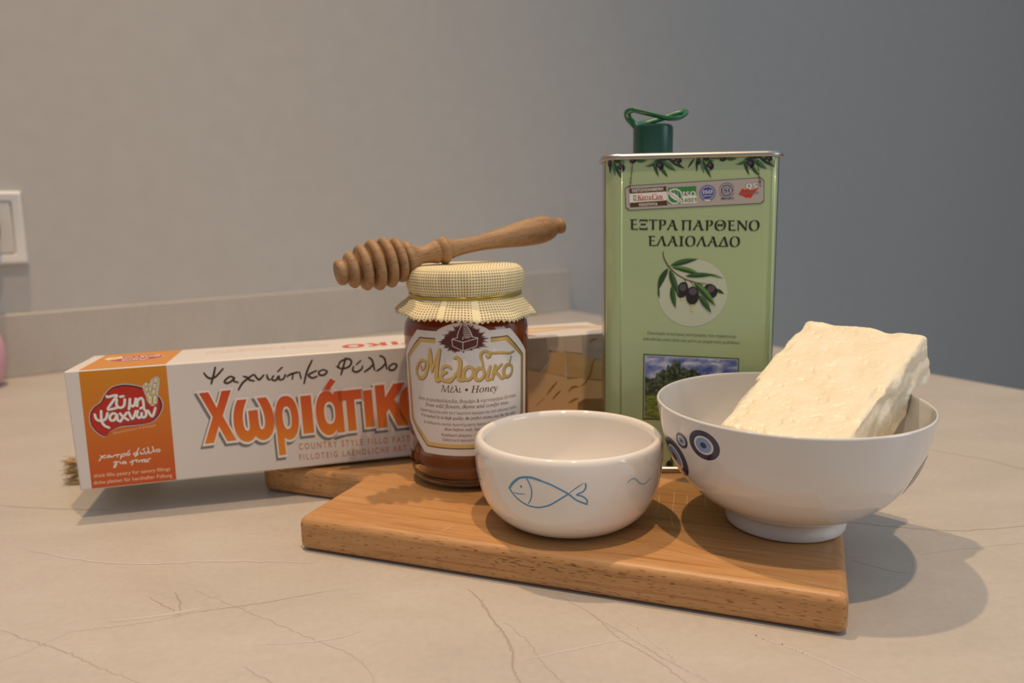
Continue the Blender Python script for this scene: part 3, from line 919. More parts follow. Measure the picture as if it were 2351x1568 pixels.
lg = Art(front)
LOGO = ART['logo']
cx = sum(p[0] for p in LOGO) / len(LOGO)
cy = sum(p[1] for p in LOGO) / len(LOGO)
def grow(P, d):
    return [(p[0] + (p[0] - cx) / math.hypot(p[0] - cx, p[1] - cy) * d, p[1] + (p[1] - cy) / math.hypot(p[0] - cx, p[1] - cy) * d) for p in P]
lg.poly(grow(LOGO, .8), 'ink_lightgrey', 2, smooth=5)
lg.poly(grow(LOGO, .25), 'ink_darkred', 3, smooth=5)
lg.poly([(p[0] - .25, p[1] - .25) for p in grow(LOGO, -.6)], 'ink_red', 4, smooth=5)
lg.poly(ART['wheat'], 'ink_lightgrey', 5, smooth=4)
for g in ART['grain']:
    lg.poly(g[:-1], 'ink_brown', 6, smooth=3)
    mx, my = sum(p[0] for p in g) / len(g), sum(p[1] for p in g) / len(g)
    lg.poly([(mx + (p[0] - mx) * .82, my + (p[1] - my) * .88) for p in g[:-1]], 'ink_cream', 7, smooth=3)
    lg.disc(mx + .15, my - .3, .5, 'ink_yellow', 8, ry=.9, n_=12)
for s in ART['logot']:
    lg.stroke(s, 1.75, 'ink_grey', 5, sm=6, du=.18, dv=-.22)
    lg.stroke(s, 1.45, 'ink_white', 6, sm=6)
lg.build('brand_logo', bxo)

a = Art(front)
for s in ART['hand']:
    a.stroke(s, 1.3, 'ink_brown', 3, sm=6, taper=.25)
big = [('Χ', 76.3, 23.0, 94.4, 55.0), ('ω', 94.9, 21.6, 119.0, 48.4), ('ρ', 120.7, 10.6, 134.6, 48.4), ('ι', 137.4, 23.3, 143.2, 47.4),
       ('α', 146.2, 20.8, 163.0, 49.4), ('τ', 161.2, 22.2, 175.6, 48.6), ('ι', 177.6, 23.6, 182.6, 47.6), ('κ', 185.6, 22.4, 204.6, 50.4), ('ο', 200.5, 21.2, 222.0, 49.0)]
for lay, k, off, du, dv in ((3, 'ink_grey', .045, -1.3, -1.7), (4, 'ink_white', .045, 0, 0), (5, 'ink_orange_letter', .012, 0, 0)):
    for ch, u0, v0, u1, v1 in big:
        a.glyph_box(face(ch, 'sansbold'), u0, v0, u1, v1, k, lay, offset=off, du=du, dv=dv, rot=.02)
    w = {3: 1.1, 4: 1.1, 5: 0}[lay]
    a.poly([(151.6 - w + du, 51.2 - w + dv), (155.4 + w + du, 50.2 - w + dv), (160.0 + w + du, 55.8 + dv), (156.6 + du, 58.2 + w + dv)], k, lay)
a.text('COUNTRY STYLE FILLO PASTRY', 133.4, 12.3, 212.5, 4.2, 'ink_apricot', 2, v1=10.2, offset=.012, space=1.45)
a.text('FILLOTEIG LAENDLICHE ART', 133.2, 5.2, 203.4, 4.0, 'ink_apricot', 2, v1=4.2, offset=.012, space=1.45)
a.build('title_lettering', bxo)

a = Art(front)
for P, k in ART['pastry']:
    Q = [(min(max(p[0], 250), XL / M_ - .8), min(max(p[1], .8), HB - .8)) for p in P]
    a.poly(Q, 'print_pastry_%d' % k, 1 if k != 8 else 2)
for s in ART['folds']:
    a.stroke(s, 1.3, 'print_fold', 3, sm=5, taper=.8, caps=False)
a.disc(338, 17, 6, 'print_dark', 3, ry=2.4)
a.build('pastry_picture', bxo)

a = Art(topf)
a.poly([(8.2, .9), (57.6, .9), (57.6, XD / M_ - .9), (8.2, XD / M_ - .9)], 'ink_orange_band', 1)
a.disc(33, 38, 17, 'ink_lightgrey', 2, ry=12.2)
a.disc(33, 38, 16.2, 'ink_red', 3, ry=11.2)
a.disc(18, 44, 5.4, 'ink_cream', 4, ry=7)
a.disc(18, 46, 2.4, 'ink_yellow', 5, ry=3.5)
a.text(face('Ζύμη', 'sansbold'), 42, 34, 26, -7, 'ink_white', 5)
a.text(face('ψαχνών', 'sansbold'), 47, 44, 21, -7, 'ink_white', 5)
a.text(face('Χωριάτικο', 'sansbold'), 300, 30, 166, -22, 'ink_orange_letter', 2)
a.text('COUNTRY STYLE FILLO PASTRY', 158, 38, 76, -4, 'ink_peach', 2)
a.text('FILLOTEIG LAENDLICHE ART', 150, 46, 76, -4, 'ink_peach', 2)
a.poly([(262, 26), (296, 23), (330, 32), (350, 27), (357, 24), (357, 40), (330, 45), (300, 50), (262, 52)], 'print_pastry_6', 3, smooth=4)
a.stroke([(300, 49), (328, 44), (350, 38)], 3, 'print_fold', 4, sm=4, taper=.6)
a.build('top_print', bxo)

# ================================================================= frayed jute cord behind the box
jo = empty('jute_cord', (-0.309, 0.531, 0))
tag(jo, 'frayed tan jute cord ends sticking out behind the left end of the pastry carton', 'cord')
rj = random.Random(21)
for (z, y, r, x1) in ((.0034, .0, .0034, .055), (.0098, .002, .0032, .05), (.0158, -.0005, .003, .045)):
    V, Fc = [], []
    for st in range(3):
        P = []
        for i in range(40):
            t = i / 39
            an = st * 2 * PI / 3 + t * 22
            P.append((t * x1, y + t * .012 + r * .5 * math.cos(an), z + r * .45 * math.sin(an)))
        v, f = tube_data(P, r * .55, 6)
        b = len(V)
        V += v
        Fc += [tuple(b + i for i in q) for q in f]
    from_data('strand', V, Fc, ['jute'], jo, True)
V, Fc = [], []
for i in range(170):
    lay = rj.choice((0.0034, .0098, .0158))
    an, rr = rj.uniform(0, 2 * PI), rj.uniform(0, .0032)
    y0, z0 = rr * math.cos(an), max(.0006, lay + rr * math.sin(an))
    L = rj.uniform(.004, .011)
    P = [(.006, y0, z0), (-L * .5, y0 * 1.2 + rj.gauss(0, .0006), max(.0005, z0 + rj.gauss(0, .0006))), (-L, y0 * 1.5 + rj.gauss(0, .0013), max(.0005, z0 + rj.gauss(0, .0014)))]
    v, f = tube_data(P, [.00028, .00025, .00015], 4)
    b = len(V)
    V += v
    Fc += [tuple(b + k for k in q) for q in f]
fo = from_data('frayed_ends', V, Fc, ['jute'], jo, True)

# ================================================================= honey jar
JX, JY = -0.0284, 0.4818
Z0 = BT
jar = empty('honey_jar', (JX, JY, Z0))
tag(jar, 'glass jar of amber honey with cream cloth lid cover, on the board', 'jar')
JR = [(0.0, .0378), (0.02, .0379), (0.05, .0382), (0.08, .0385), (0.095, .0386)]
def jar_r(z):
    for (za, ra), (zb, rb) in zip(JR, JR[1:]):
        if z <= zb:
            return ra + (rb - ra) * max(0, (z - za) / (zb - za))
    return JR[-1][1]
outer = [(0, .0012), (.022, .0012), (.0255, .0002), (.0300, .0006), (.0345, .0034), (.0368, .0082), (.0377, .0130), (.0375, .0165), (.0379, .022)]
outer += [(jar_r(z), z) for z in (.03, .045, .06, .075, .088, .094)]
outer += [(.0378, .0995), (.0355, .1035), (.0328, .106), (.0323, .109), (.0323, .1297)]
inner = [(.0304, .1297), (.0304, .108), (.0316, .1045), (.0345, .1015), (.0362, .097), (.0368, .088), (.0365, .05), (.0360, .0150), (.0328, .0064), (.0268, .0028), (0, .0026)]
lathe('glass_body', outer + inner, ['jar_glass'], jar, seg=128, k=4)
hon = [(0, .0024), (.0268, .0026), (.0330, .0062), (.0362, .0150), (.0367, .05), (.0370, .088), (.0366, .0965), (.0349, .1013), (.0322, .1043), (.0308, .1065), (0, .1068)]
lathe('honey', hon, ['honey'], jar, seg=128, raw=True, sharp=.7)
lid = lathe('lid', [(0, .1312), (.033, .1312), (.0340, .1302), (.0343, .128), (.0343, .114), (.0339, .1135), (.0336, .114), (.0336, .1295), (0, .1296)], ['lid_gold'], jar, seg=96, raw=True, sharp=.6)

# paper label
def lab_z(v):
    return (v * .973 + 4.46) * M_
labf = lambda u, v, o: ((jar_r(lab_z(v)) + .00012 + o) * math.sin(math.radians(u)), -(jar_r(lab_z(v)) + .00012 + o) * math.cos(math.radians(u)), lab_z(v))
AX = math.radians(1) * 39.5                                # mm of arc per degree
lab = empty('label', (0, 0, 0))
lab.parent = jar
def octo(k):
    """label outline inset by k mm"""
    d = k / AX
    return [(-45 + d * .5, 96.4 - k), (45 - d * .5, 96.4 - k), (70.8 - d, 80 - k * .35), (69.5 - d, 40 + k * .3), (42 - d * .6, 19.8 + k), (-41.5 + d * .6, 19.8 + k), (-67.5 + d, 37.5 + k * .3), (-70.8 + d, 80 - k * .35)]
a = Art(labf, (3.0, 6))
o8 = octo(0)
hump = [(-23.5 + 47 * i / 16, 96.4 + 5.4 * math.sin(PI * i / 16) ** .8) for i in range(17)]
a.poly([o8[0]] + hump + o8[1:], 'label_white', 0)
a.build('label_paper', lab).parent = lab
def band(k0, k1, m, lay, art, gap):
    A_, B_ = octo(k0), octo(k1)
    for i in range(8):
        j = (i + 1) % 8
        if i == 0:
            for (s, e) in ((0, .5 - gap), (.5 + gap, 1)):
                P = lambda L, t: (L[0][0] + (L[1][0] - L[0][0]) * t, L[0][1])
                if s == 0:
                    art.poly([A_[0], (-gap, A_[0][1]), (-gap, B_[0][1]), B_[0]], m, lay)
                else:
                    art.poly([(gap, A_[1][1]), A_[1], B_[1], (gap, B_[1][1])], m, lay)
        else:
            art.poly([A_[i], A_[j], B_[j], B_[i]], m, lay)
a = Art(labf, (3.0, 6))
band(4.2, 4.9, 'gold_dark', 1, a, 24.5)
band(4.9, 7.3, 'gold_foil', 1, a, 24.5)
a.build('gold_border', lab)
a = Art(labf, (3.0, 6))
B_ = ART['bush']
rb = random.Random(5)
spk = []
for i in range(len(B_)):
    p, q = B_[i], B_[(i + 1) % len(B_)]
    for t in (0, .2, .4, .6, .8):
        x, y = p[0] + (q[0] - p[0]) * t, p[1] + (q[1] - p[1]) * t
        s = (.90 + rb.uniform(-.05, .03)) if round(t * 5) % 2 else 1.02 + rb.uniform(-.05, .07)
        spk.append((.3 + (x - .3) * s, 91.5 + (y - 91.5) * s))
a.poly(spk, 'ink_maroon', 1)
for s in ART['hlines']:
    a.stroke(s, .42, 'label_white', 3, sm=0, ax=AX, caps=False)
a.build('beehive_emblem', lab)
a = Art(labf, (2.5, 4))
for s, w in ART['melo']:
    a.stroke(s, 2.35 * w, 'gold_dark', 1, sm=7, ax=AX, taper=.35, du=.35, dv=-.25)
    a.stroke(s, 2.1 * w, 'gold_foil', 2, sm=7, ax=AX, taper=.35)
a.build('title_lettering', lab)
a = Art(labf, (3.0, 6))
TM = 'ink_text_maroon'
a.text(face('Μέλι', 'italic'), -20.6, 59.4, -2.6, 4.4, 'ink_maroon', 1, offset=.006)
a.disc(2.1, 61.1, .85 / AX, 'ink_maroon', 1, ry=.85)
a.text(face('Honey', 'italic'), 5.8, 59.2, 30.2, 4.3, 'ink_maroon', 1, v1=58.9, offset=.006)
a.text(face('Από αγριολούλουδα, θυμάρι & κωνοφόρα δέντρα', 'italic'), -47.2, 53.0, 51.4, 2.3, TM, 1, offset=.012)
a.text(face('From wild flowers, thyme and conifer trees.', 'italic'), -38.5, 49.6, 42.5, 2.3, TM, 1, offset=.012)
a.text(face('Χαρακτηρίζεται από το εξαιρετικό άρωμα και την πλούσια γεύση', 'italic'), -45.6, 46.1, 51.8, 1.9, TM, 1, v1=45.7, offset=.014)
a.text(face('It is marked by its high quality, the perfect aroma and the fine taste', 'italic'), -44.2, 42.8, 50.2, 1.9, TM, 1, v1=42.4, offset=.014)
a.text(face('Ανάλωση κατά προτίμηση πριν από το τέλος', 'italic'), -41.5, 38.7, 44, 1.8, TM, 1, offset=.014)
a.text(face('Best before end: See cap', 'italic'), -19.0, 35.6, 20, 1.8, TM, 1, offset=.014)
a.text(face('Καθαρό βάρος - Net weight', 'italic'), -22, 32.0, 24, 1.8, TM, 1, offset=.014)
a.text(face('Ελληνικό προϊόν - Product of Greece', 'italic'), -21, 28.9, 34, 1.8, TM, 1, offset=.014)
a.build('small_print', lab)

# cloth cover: top, crimped side, flared pinked skirt
def cloth():
    nseg = 480
    prof = [(0, .1336), (.010, .1336), (.020, .1336), (.029, .1335), (.0335, .1330), (.0358, .1315), (.0370, .1290), (.0374, .1255), (.0372, .1220),
            (.0364, .1190), (.0353, .1170), (.0347, .1155), (.0352, .1140), (.0368, .1120), (.0390, .1096), (.0412, .1070), (.0430, .1045), (.0443, .1018)]
    hem_j = 12
    bm = bmesh.new()
    uvl = bm.loops.layers.uv.new('weave')
    rows = []
    def wav(a):
        return (math.sin(a * 5 + .6) * .5 + math.sin(a * 9 + 2.0) * .35 + math.sin(a * 14 + 1.0) * .25)
    for j, (r, z) in enumerate(prof):
        if j == 0:
            rows.append([bm.verts.new((0, 0, z))] * nseg)
            continue
        row = []
        for i in range(nseg):
            an = 2 * PI * i / nseg
            rr, zz = r, z
            if j > hem_j - 1:
                t = (j - hem_j + 1) / (len(prof) - hem_j)
                w = wav(an)
                # the left side of the skirt stands out, the right hangs
                side = math.cos(an - PI)
                rr += t * (.0019 * w + .0014 * max(0, side))
                zz += t * (-.0008 * w + .0046 * max(0, side) ** 2 - .0012 * max(0, -side))
                # folded pleat in front
                d = an - 1.5 * PI - (-.05)
                if abs(d) < .30:
                    rr += t * .0016
            elif j >= 5:
                t = math.sin(PI * (j - 5) / 7)
                rr += t * (.0006 * wav(an) + .0004 * math.sin(an * 21))
                if abs(an - 1.5 * PI + .05) < .30:
                    rr += .0003
            if j == len(prof) - 1:
                tooth = abs(((i % 6) / 6) * 2 - 1)
                zz += .0016 * tooth
                rr -= .0004 * tooth
            row.append(bm.verts.new((rr * math.cos(an), rr * math.sin(an), zz)))
        rows.append(row)
    ln_ = [0]
    for (r0, z0), (r1, z1) in zip(prof, prof[1:]):
        ln_.append(ln_[-1] + math.hypot(r1 - r0, z1 - z0))
    S = 1 / .00178
    for j in range(len(prof) - 1):
        for i in range(nseg):
            i2 = (i + 1) % nseg
            if j == 0:
                f = bm.faces.new((rows[0][0], rows[1][i], rows[1][i2]))
                idx = [(0, i), (1, i), (1, i + 1)]
            else:
                f = bm.faces.new((rows[j][i], rows[j + 1][i], rows[j + 1][i2], rows[j][i2]))
                idx = [(j, i), (j + 1, i), (j + 1, i + 1), (j, i + 1)]
            f.smooth = True
            an = 2 * PI * (i + .5) / nseg
            d = abs(an - 1.5 * PI + .05)
            for lp, (jj, ii) in zip(f.loops, idx):
                aa = 2 * PI * ii / nseg
                if jj <= 4:
                    lp[uvl].uv = (prof[jj][0] * math.cos(aa) * S, prof[jj][0] * math.sin(aa) * S)
                else:
                    lp[uvl].uv = (round(2 * PI * .038 * S) * ii / nseg, ln_[jj] * S)
            if j >= hem_j - 1 and (.20 < d < .30):
                f.material_index = 1
    me = bpy.data.meshes.new('cloth_cover')
    bmesh.ops.recalc_face_normals(bm, faces=bm.faces)
    bm.to_mesh(me)
    bm.free()
    o = link('cloth_cover', me, jar, ['cloth_mesh', 'cloth_plain'])
    sd = o.modifiers.new('thickness', 'SOLIDIFY')
    sd.thickness = .0004
    sd.offset = -1
    return o
cc = cloth()
cord = []
for lay in (0, 1):
    P = [((.0354 + .0001 * lay) * math.cos(2 * PI * i / 96), (.0354 + .0001 * lay) * math.sin(2 * PI * i / 96), .1148 + .0011 * lay + .0004 * math.sin(2 * PI * i / 96 * 2 + lay * 2)) for i in range(96)]
    cord.append(tube_data(P, .00062, 8, True))
V = cord[0][0] + cord[1][0]
Fc = cord[0][1] + [tuple(len(cord[0][0]) + i for i in f) for f in cord[1][1]]
tc_ = from_data('tie_cord', V, Fc, ['gold_cord'], jar, True)
for q in (lid, cc, tc_):
    q.scale = (.973, .973, .973)
    q.location.z = .00446

# ================================================================= honey dipper lying across the lid
D0, D1 = Vector((-0.1010, 0.4520, 0.1505)), Vector((0.0351, 0.5200, 0.1745))
dv_ = (D1 - D0)
DL = dv_.length
dq = dv_.to_track_quat('Z', 'Y')
D0.z += .0011
dp = empty('honey_dipper', D0)
dp.rotation_mode = 'QUATERNION'
dp.rotation_quaternion = dq
tag(dp, 'turned wooden honey dipper lying across the cloth lid of the jar', 'honey dipper')
k_ = DL / .1425
head = [(0, 0), (.0058, 0), (.0069, .0005), (.0075, .0016), (.0077, .0036), (.0070, .0046)]
rings = [(.0085, .0109, .0026), (.0151, .0138, .0026), (.0219, .0153, .0026), (.0288, .0153, .0026), (.0353, .0136, .0025)]
for (zc, rr, hw) in rings:
    head += [(.0062, zc - hw * 1.25), (.0066, zc - hw * 1.04), (rr - .0026, zc - hw * .98), (rr - .0012, zc - hw * .78), (rr - .0003, zc - hw * .4), (rr, zc), (rr - .0003, zc + hw * .4), (rr - .0012, zc + hw * .78), (rr - .0026, zc + hw * .98), (.0066, zc + hw * 1.04), (.0062, zc + hw * 1.25)]
head += [(.0078, .0386), (.0094, .0388), (.0102, .0400), (.0104, .0412), (.0100, .0424), (.0086, .0436), (.0070, .0452), (.0058, .0470), (.0052, .0488), (.0052, .0502)]
stem = [(.0052, .0502), (.0055, .0525), (.0063, .0555), (.0069, .0575), (.0069, .0585), (.0063, .0592), (.0064, .0596), (.0076, .0606), (.0085, .0622), (.0084, .0638), (.0072, .0652), (.0060, .0660), (.0058, .0668),
        (.0060, .0672), (.0056, .0690), (.0050, .0740), (.0048, .0800), (.0050, .0870), (.0057, .0950), (.0067, .1030), (.0078, .1110), (.0086, .1190), (.0088, .1250), (.0084, .1295), (.0072, .1335), (.0054, .1362), (.0043, .1372),
        (.0042, .1378), (.0049, .1385), (.0052, .1398), (.0051, .1412), (.0044, .1421), (.0030, .1425), (0, .1426)]
hd = lathe('dipper_head', [(r, z * k_) for r, z in head], ['beech_dipper'], dp, seg=64, raw=True, sharp=1.0)
st = lathe('handle', [(r, z * k_) for r, z in stem], ['beech_dipper'], dp, seg=64, k=3, sharp=1.0)

# ================================================================= olive oil tin
TX, TY, TTH, TH, TW, TD, TR = 0.0569, 0.4793, -0.0755, 0.1991, 0.1069, 0.050, 0.0105
tin = empty('olive_oil_tin', (TX, TY, Z0), (-0.0028, 0.0002, TTH))
tag(tin, 'tall green olive oil tin with a green cap, standing behind the bowls', 'oil tin')
def rrect(i, r):
    P = []
    for (x, y, a0) in ((TW - i - r, i + r, 270), (TW - i - r, TD - i - r, 0), (i + r, TD - i - r, 90), (i + r, i + r, 180)):
        for k in range(11):
            a = math.radians(a0 + 9 * k)
            P.append((x + r * math.cos(a), y + r * math.sin(a)))
    return P
def loft(name, secs, mats, parent, capb=True, capt=True, mfun=None, sharp=.7):
    bm = bmesh.new()
    R_ = [[bm.verts.new((x, y, z)) for x, y in rrect(i, r)] for i, r, z in secs]
    n_ = len(R_[0])
    for A, B in zip(R_, R_[1:]):
        for k in range(n_):
            f = bm.faces.new((A[k], A[(k + 1) % n_], B[(k + 1) % n_], B[k]))
            if mfun:
                f.material_index = mfun(f)
    if capb:
        bm.faces.new(R_[0][::-1])
    if capt:
        f = bm.faces.new(R_[-1])
        if mfun:
            f.material_index = 1
    bmesh.ops.recalc_face_normals(bm, faces=bm.faces)
    return from_bm(name, bm, mats, parent, True, sharp)
def body_m(f):
    c = f.calc_center_median()
    nn = f.normal if f.normal.length else Vector((0, 0, 1))
    if c.x > TW - .0026 or c.x < .0012:
        return 1
    if c.y < TR:
        return 0
    if c.y > TD - TR * .8:
        return 0
    return 1
tbody = loft('tin_body', [(.0008, TR, .0022), (.0008, TR, TH - .0025), (.0035, TR - .002, TH - .0035)], ['tin_green', 'tin_metal'], tin, mfun=body_m)
def rim(name, z, r0):
    P = rrect(0.0004, TR)
    V, Fc = tube_data([(x, y, z) for x, y in P], [(.0021, .0015)] * len(P), 10, True)
    return from_data(name, V, Fc, ['tin_rim_metal'], tin, True)
rim('top_rim', TH - .0020, 0)
rim('bottom_rim', .0021, 0)
def tin_y(u):
    e = .0008
    for x in (u - e, TW - e - u):
        if x < TR:
            d = max(0.0, TR - max(x, 0))
            return e + TR - math.sqrt(max(0, TR * TR - d * d))
    return e
tinf = lambda u, v, o: (u * M_, tin_y(u * M_) - o - .00003, v * M_)
# narrow dark lines where the print ends at the seam edge
a = Art(tinf, (.6, 40))
a.rect(1.05, 4, 1.5, 195.4, 'tin_edge_brown', 1)
a.rect(.82, 4, 1.05, 195.4, 'tin_rim_metal', 1)
merge(a.build('seam_line', tin), tbody)

for x in (.0110, TW - .0055):  # thin green beads added to catch a highlight line beside the rounded corners
    V, Fc = tube_data([(x, .0010, .004), (x, .0010, TH * .5), (x, .0010, TH - .005)], .00055, 12)
    merge(from_data('highlight_bead', V, Fc, ['tin_green'], tin, True), tbody)

def leaf(a, x0, y0, x1, y1, w, k, lay, bend=0.0, rib=None):
    dx, dy = x1 - x0, y1 - y0
    L = math.hypot(dx, dy)
    nx, ny = -dy / L, dx / L
    up, dn = [], []
    for i in range(9):
        t = i / 8
        h = w * .5 * math.sin(PI * min(1, t * 1.02 + .02)) ** .8 * (1 - .25 * t) if 0 < t < 1 else 0
        b = bend * math.sin(PI * t)
        px, py = x0 + dx * t + nx * b, y0 + dy * t + ny * b
        up.append((px + nx * h, py + ny * h))
        dn.append((px - nx * h, py - ny * h))
    a.poly(up + dn[-2:0:-1], k, lay)
    if rib:
        a.poly(up + [(x0 + dx * t / 8 + nx * bend * math.sin(PI * t / 8), y0 + dy * t / 8 + ny * bend * math.sin(PI * t / 8)) for t in range(7, 0, -1)], rib, lay + 1)
# garland of olive sprigs along the top
a = Art(tinf, (2.5, 60))
TOPV = 195.6
def olive(x, y, r, ry, rot=0, lay=6, gl=True):
    a.disc(x, y, r, 'olive_black', lay, ry=ry, rot=rot)
    a.disc(x - r * .15, y + ry * .25, r * .55, 'olive_sheen', lay + 1, ry=ry * .5, rot=rot)
    if gl:
        a.stroke([(x - r * .75, y - ry * .25), (x - r * .45, y - ry * .68), (x - r * .05, y - ry * .82)], .45, 'olive_glint', lay + 2, sm=4, taper=.8, caps=False)
def lf(x0, y0, x1, y1, w, k, lay=3, b=0.0, rib=None):
    leaf(a, x0, min(y0, TOPV), x1, min(y1, TOPV), w, k, lay, b, rib)
for ox in (0, 52.6):
    s = 1.0
    lf(4.0 + ox * .975, 195, 4.2 + ox * .975, 187, 1.6, 'leaf_dark')
    lf(5.2 + ox, 194.6, 7.2 + ox, 186, 2.2, 'leaf_grey')
    lf(6.2 + ox, 194.0, 11.4 + ox, 183.4, 2.4, 'leaf_dark', rib='leaf_mid')
    lf(5.8 + ox, 194.4, 13.0 + ox, 193.4, 2.2, 'leaf_mid')
    olive(3.8 + ox, 193.6, 1.1, 2.2, 0, 6, False)
    olive(10.7 + ox, 190.6, 2.1, 2.5, .2)
    olive(8.2 + ox, 195.0, 1.9, .8, 0, 6, False)
    lf(12.5 + ox, 194.6, 10.6 + ox, 195.2, .9, 'leaf_grey')
for ox in (0, 53.2):
    lf(38.2 + ox, 195.2, 24.6 + ox, 191.0, 3.0, 'leaf_grey', 2, .3)
    lf(33.0 + ox, 193.2, 26.2 + ox, 190.6, 1.6, 'leaf_mid', 3)
    lf(29.6 + ox, 192.4, 33.2 + ox, 184.6, 1.7, 'leaf_dark')
    lf(33.6 + ox, 191.0, 38.5 + ox, 184.4, 2.2, 'leaf_dark', rib='leaf_mid')
    lf(35.0 + ox, 194.0, 43.2 + ox, 188.0, 3.4, 'leaf_mid', rib='leaf_grey')
    lf(38.5 + ox, 195.2, 48.4 + ox * .99, 189.2, 2.7, 'leaf_dark')
    lf(30.0 + ox, 194.0, 37.5 + ox, 194.8, 1.8, 'leaf_dark', 4)
    olive(33.6 + ox, 191.2, 2.3, 2.5, .2)
    olive(44.2 + ox, 194.0, 2.3, 1.6, 0)
    olive(37.6 + ox, 195.0, 2.0, .6, 0, 6, False)
    lf(18.6 + ox, 195.0, 26.0 + ox, 194.8, 2.0, 'leaf_mid', 3, -.7)
    olive(17.4 + ox, 194.4, 1.9, 1.3, 0, 6, False)
lf(54, 195.2, 50.0, 189.5, 1.4, 'leaf_dark')
lf(101.8, 195, 100.9, 188.6, .9, 'leaf_dark')
lf(64, 195, 70, 194.9, 1.6, 'leaf_grey')
a.build('olive_garland', tin)

# hanging plaque with the quality marks
a = Art(tinf)
PQ = [(15.3, 179.6), (92.9, 182.9), (94.7, 181.0), (95.2, 170.1), (93.4, 168.3), (15.7, 165.6), (13.7, 167.3), (13.2, 178.0)]
pcx, pcy = 54.2, 174.4
a.poly([(x + (.35 if x > pcx else -.35), y + (.35 if y > pcy else -.35)) for x, y in PQ], 'plaque_edge', 5)
a.poly(PQ, 'plaque_silver', 6)
for P in ([(17.5, 194.4), (16.9, 189), (16.3, 183), (15.7, 178.0)], [(91.0, 191.9), (91.6, 186.5), (92.3, 182), (92.9, 179.6)]):
    for i in range(7):
        t = i / 6
        j = min(int(t * 3), 2)
        f = t * 3 - j
        x, y = P[j][0] + (P[j + 1][0] - P[j][0]) * f, P[j][1] + (P[j + 1][1] - P[j][1]) * f
        if i % 2 == 0:
            a.ring(x, y, .45, .72, 'plaque_edge', 8, 20, ax=.75, ay=2.4)
        else:
            a.stroke([(x + .05, y + 1.5), (x - .05, y - 1.5)], .35, 'plaque_edge', 8, sm=0)
a.disc(92.9, 179.3, .62, 'olive_glint', 8)
a.poly([(15.7, 178.2), (37.5, 179.2), (37.7, 176.1), (15.7, 175.2)], 'ink_cocoa', 7)
a.poly([(15.7, 175.2), (37.7, 176.1), (38.1, 170.9), (15.8, 169.8)], 'ink_white', 7)
a.poly([(15.8, 169.8), (38.1, 170.9), (38.3, 167.9), (16.1, 167.0)], 'ink_cocoa', 7)
a.text(face('ΠΙΣΤΟΠΟΙΗΜΕΝΗ', 'sansbold'), 17.2, 176.0, 35.6, 1.7, 'ink_white', 8, v1=176.9)
a.text(face('ΠΟΙΟΤΗΤΑ', 'sansbold'), 21.4, 167.6, 32.4, 1.6, 'ink_white', 8, v1=168.1)
a.text(face('K', 'bold'), 20.4, 171.1, 23.4, 3.3, 'ink_signal_red', 8, v1=171.2)
a.text(face('RETA', 'sansbold'), 23.2, 171.2, 28.6, 2.2, 'ink_signal_red', 8, v1=171.4)
a.text(face('C', 'bold'), 29.0, 171.4, 31.6, 3.3, 'ink_signal_red', 8, v1=171.6)
a.text(face('AN', 'sansbold'), 31.4, 171.5, 35.2, 2.3, 'ink_signal_red', 8, v1=171.7)
a.stroke([(18.2, 171.0), (36, 171.6)], .25, 'ink_iso_green', 8, sm=0)
a.rect(18.0, 171.4, 19.6, 174.2, 'ink_iso_green', 8)
a.rect(18.4, 171.8, 19.2, 173.6, 'ink_white', 9)
a.poly([(38.5, 178.4), (55.2, 179.0), (55.8, 168.9), (38.8, 168.7)], 'ink_iso_green', 7)
a.poly([(46.6, 173.4), (55.5, 173.6), (55.8, 168.9), (46.0, 168.8)], 'ink_white', 8)
a.ring(42.6, 173.2, 3.9, 4.6, 'ink_white', 8, 36)
leaf(a, 38.9, 175.6, 47.0, 169.6, 3.4, 'ink_white', 9)
a.stroke([(39.2, 175.3), (46.6, 169.9)], .25, 'ink_iso_green', 10, sm=0)
for q in (-1.6, 0.2, 2.0):
    a.stroke([(41.2 + q, 177.8), (42.6 + q, 174.6), (42.0 + q, 172.2)], .22, 'ink_white', 8, sm=3, caps=False)
a.text(face('ISO', 'sansbold'), 47.2, 172.6, 55.0, 3.0, 'ink_white', 9, v1=172.9)
a.text(face('14001', 'sansbold'), 46.4, 169.4, 55.4, 2.4, 'ink_iso_green', 9, v1=169.6)
a.ring(62.0, 174.7, 4.1, 4.9, 'ink_iso_blue', 7, 44)
for i in range(44):
    an = 2 * PI * i / 44
    a.disc(62.0 + 4.5 * math.cos(an), 174.7 + 4.5 * math.sin(an), .2, 'ink_lightgrey', 8, n_=6)
a.disc(62.0, 174.7, 3.5, 'ink_iso_blue', 7)
a.text(face('ISO', 'sansbold'), 59.2, 174.3, 64.8, 1.9, 'ink_white', 8, v1=174.5)
a.stroke([(59.6, 173.0), (64.4, 173.2)], .5, 'ink_lightgrey', 8, sm=0)
a.rect(60.4, 169.9, 63.6, 170.7, 'ink_white', 9)
a.ring(73.3, 176.0, 4.3, 4.6, 'ink_navy', 7, 44)
a.ring(73.3, 176.0, 2.9, 3.4, 'ink_navy', 7, 36)
for an in range(0, 180, 30):
    c, s = math.cos(math.radians(an)), math.sin(math.radians(an))
    a.stroke([(73.3 - 2.9 * c, 176 - 2.9 * s), (73.3 + 2.9 * c, 176 + 2.9 * s)], .2, 'ink_navy', 7, sm=0, caps=False)
a.rect(68.9, 174.6, 77.8, 177.4, 'plaque_silver', 8)
a.text(face('ISO', 'bold'), 69.6, 174.8, 77.2, 2.4, 'ink_navy', 9, v1=175.0)
a.text(face('9001/2015', 'sansbold'), 70.0, 170.5, 77.6, 1.2, 'ink_navy', 8, v1=170.7)
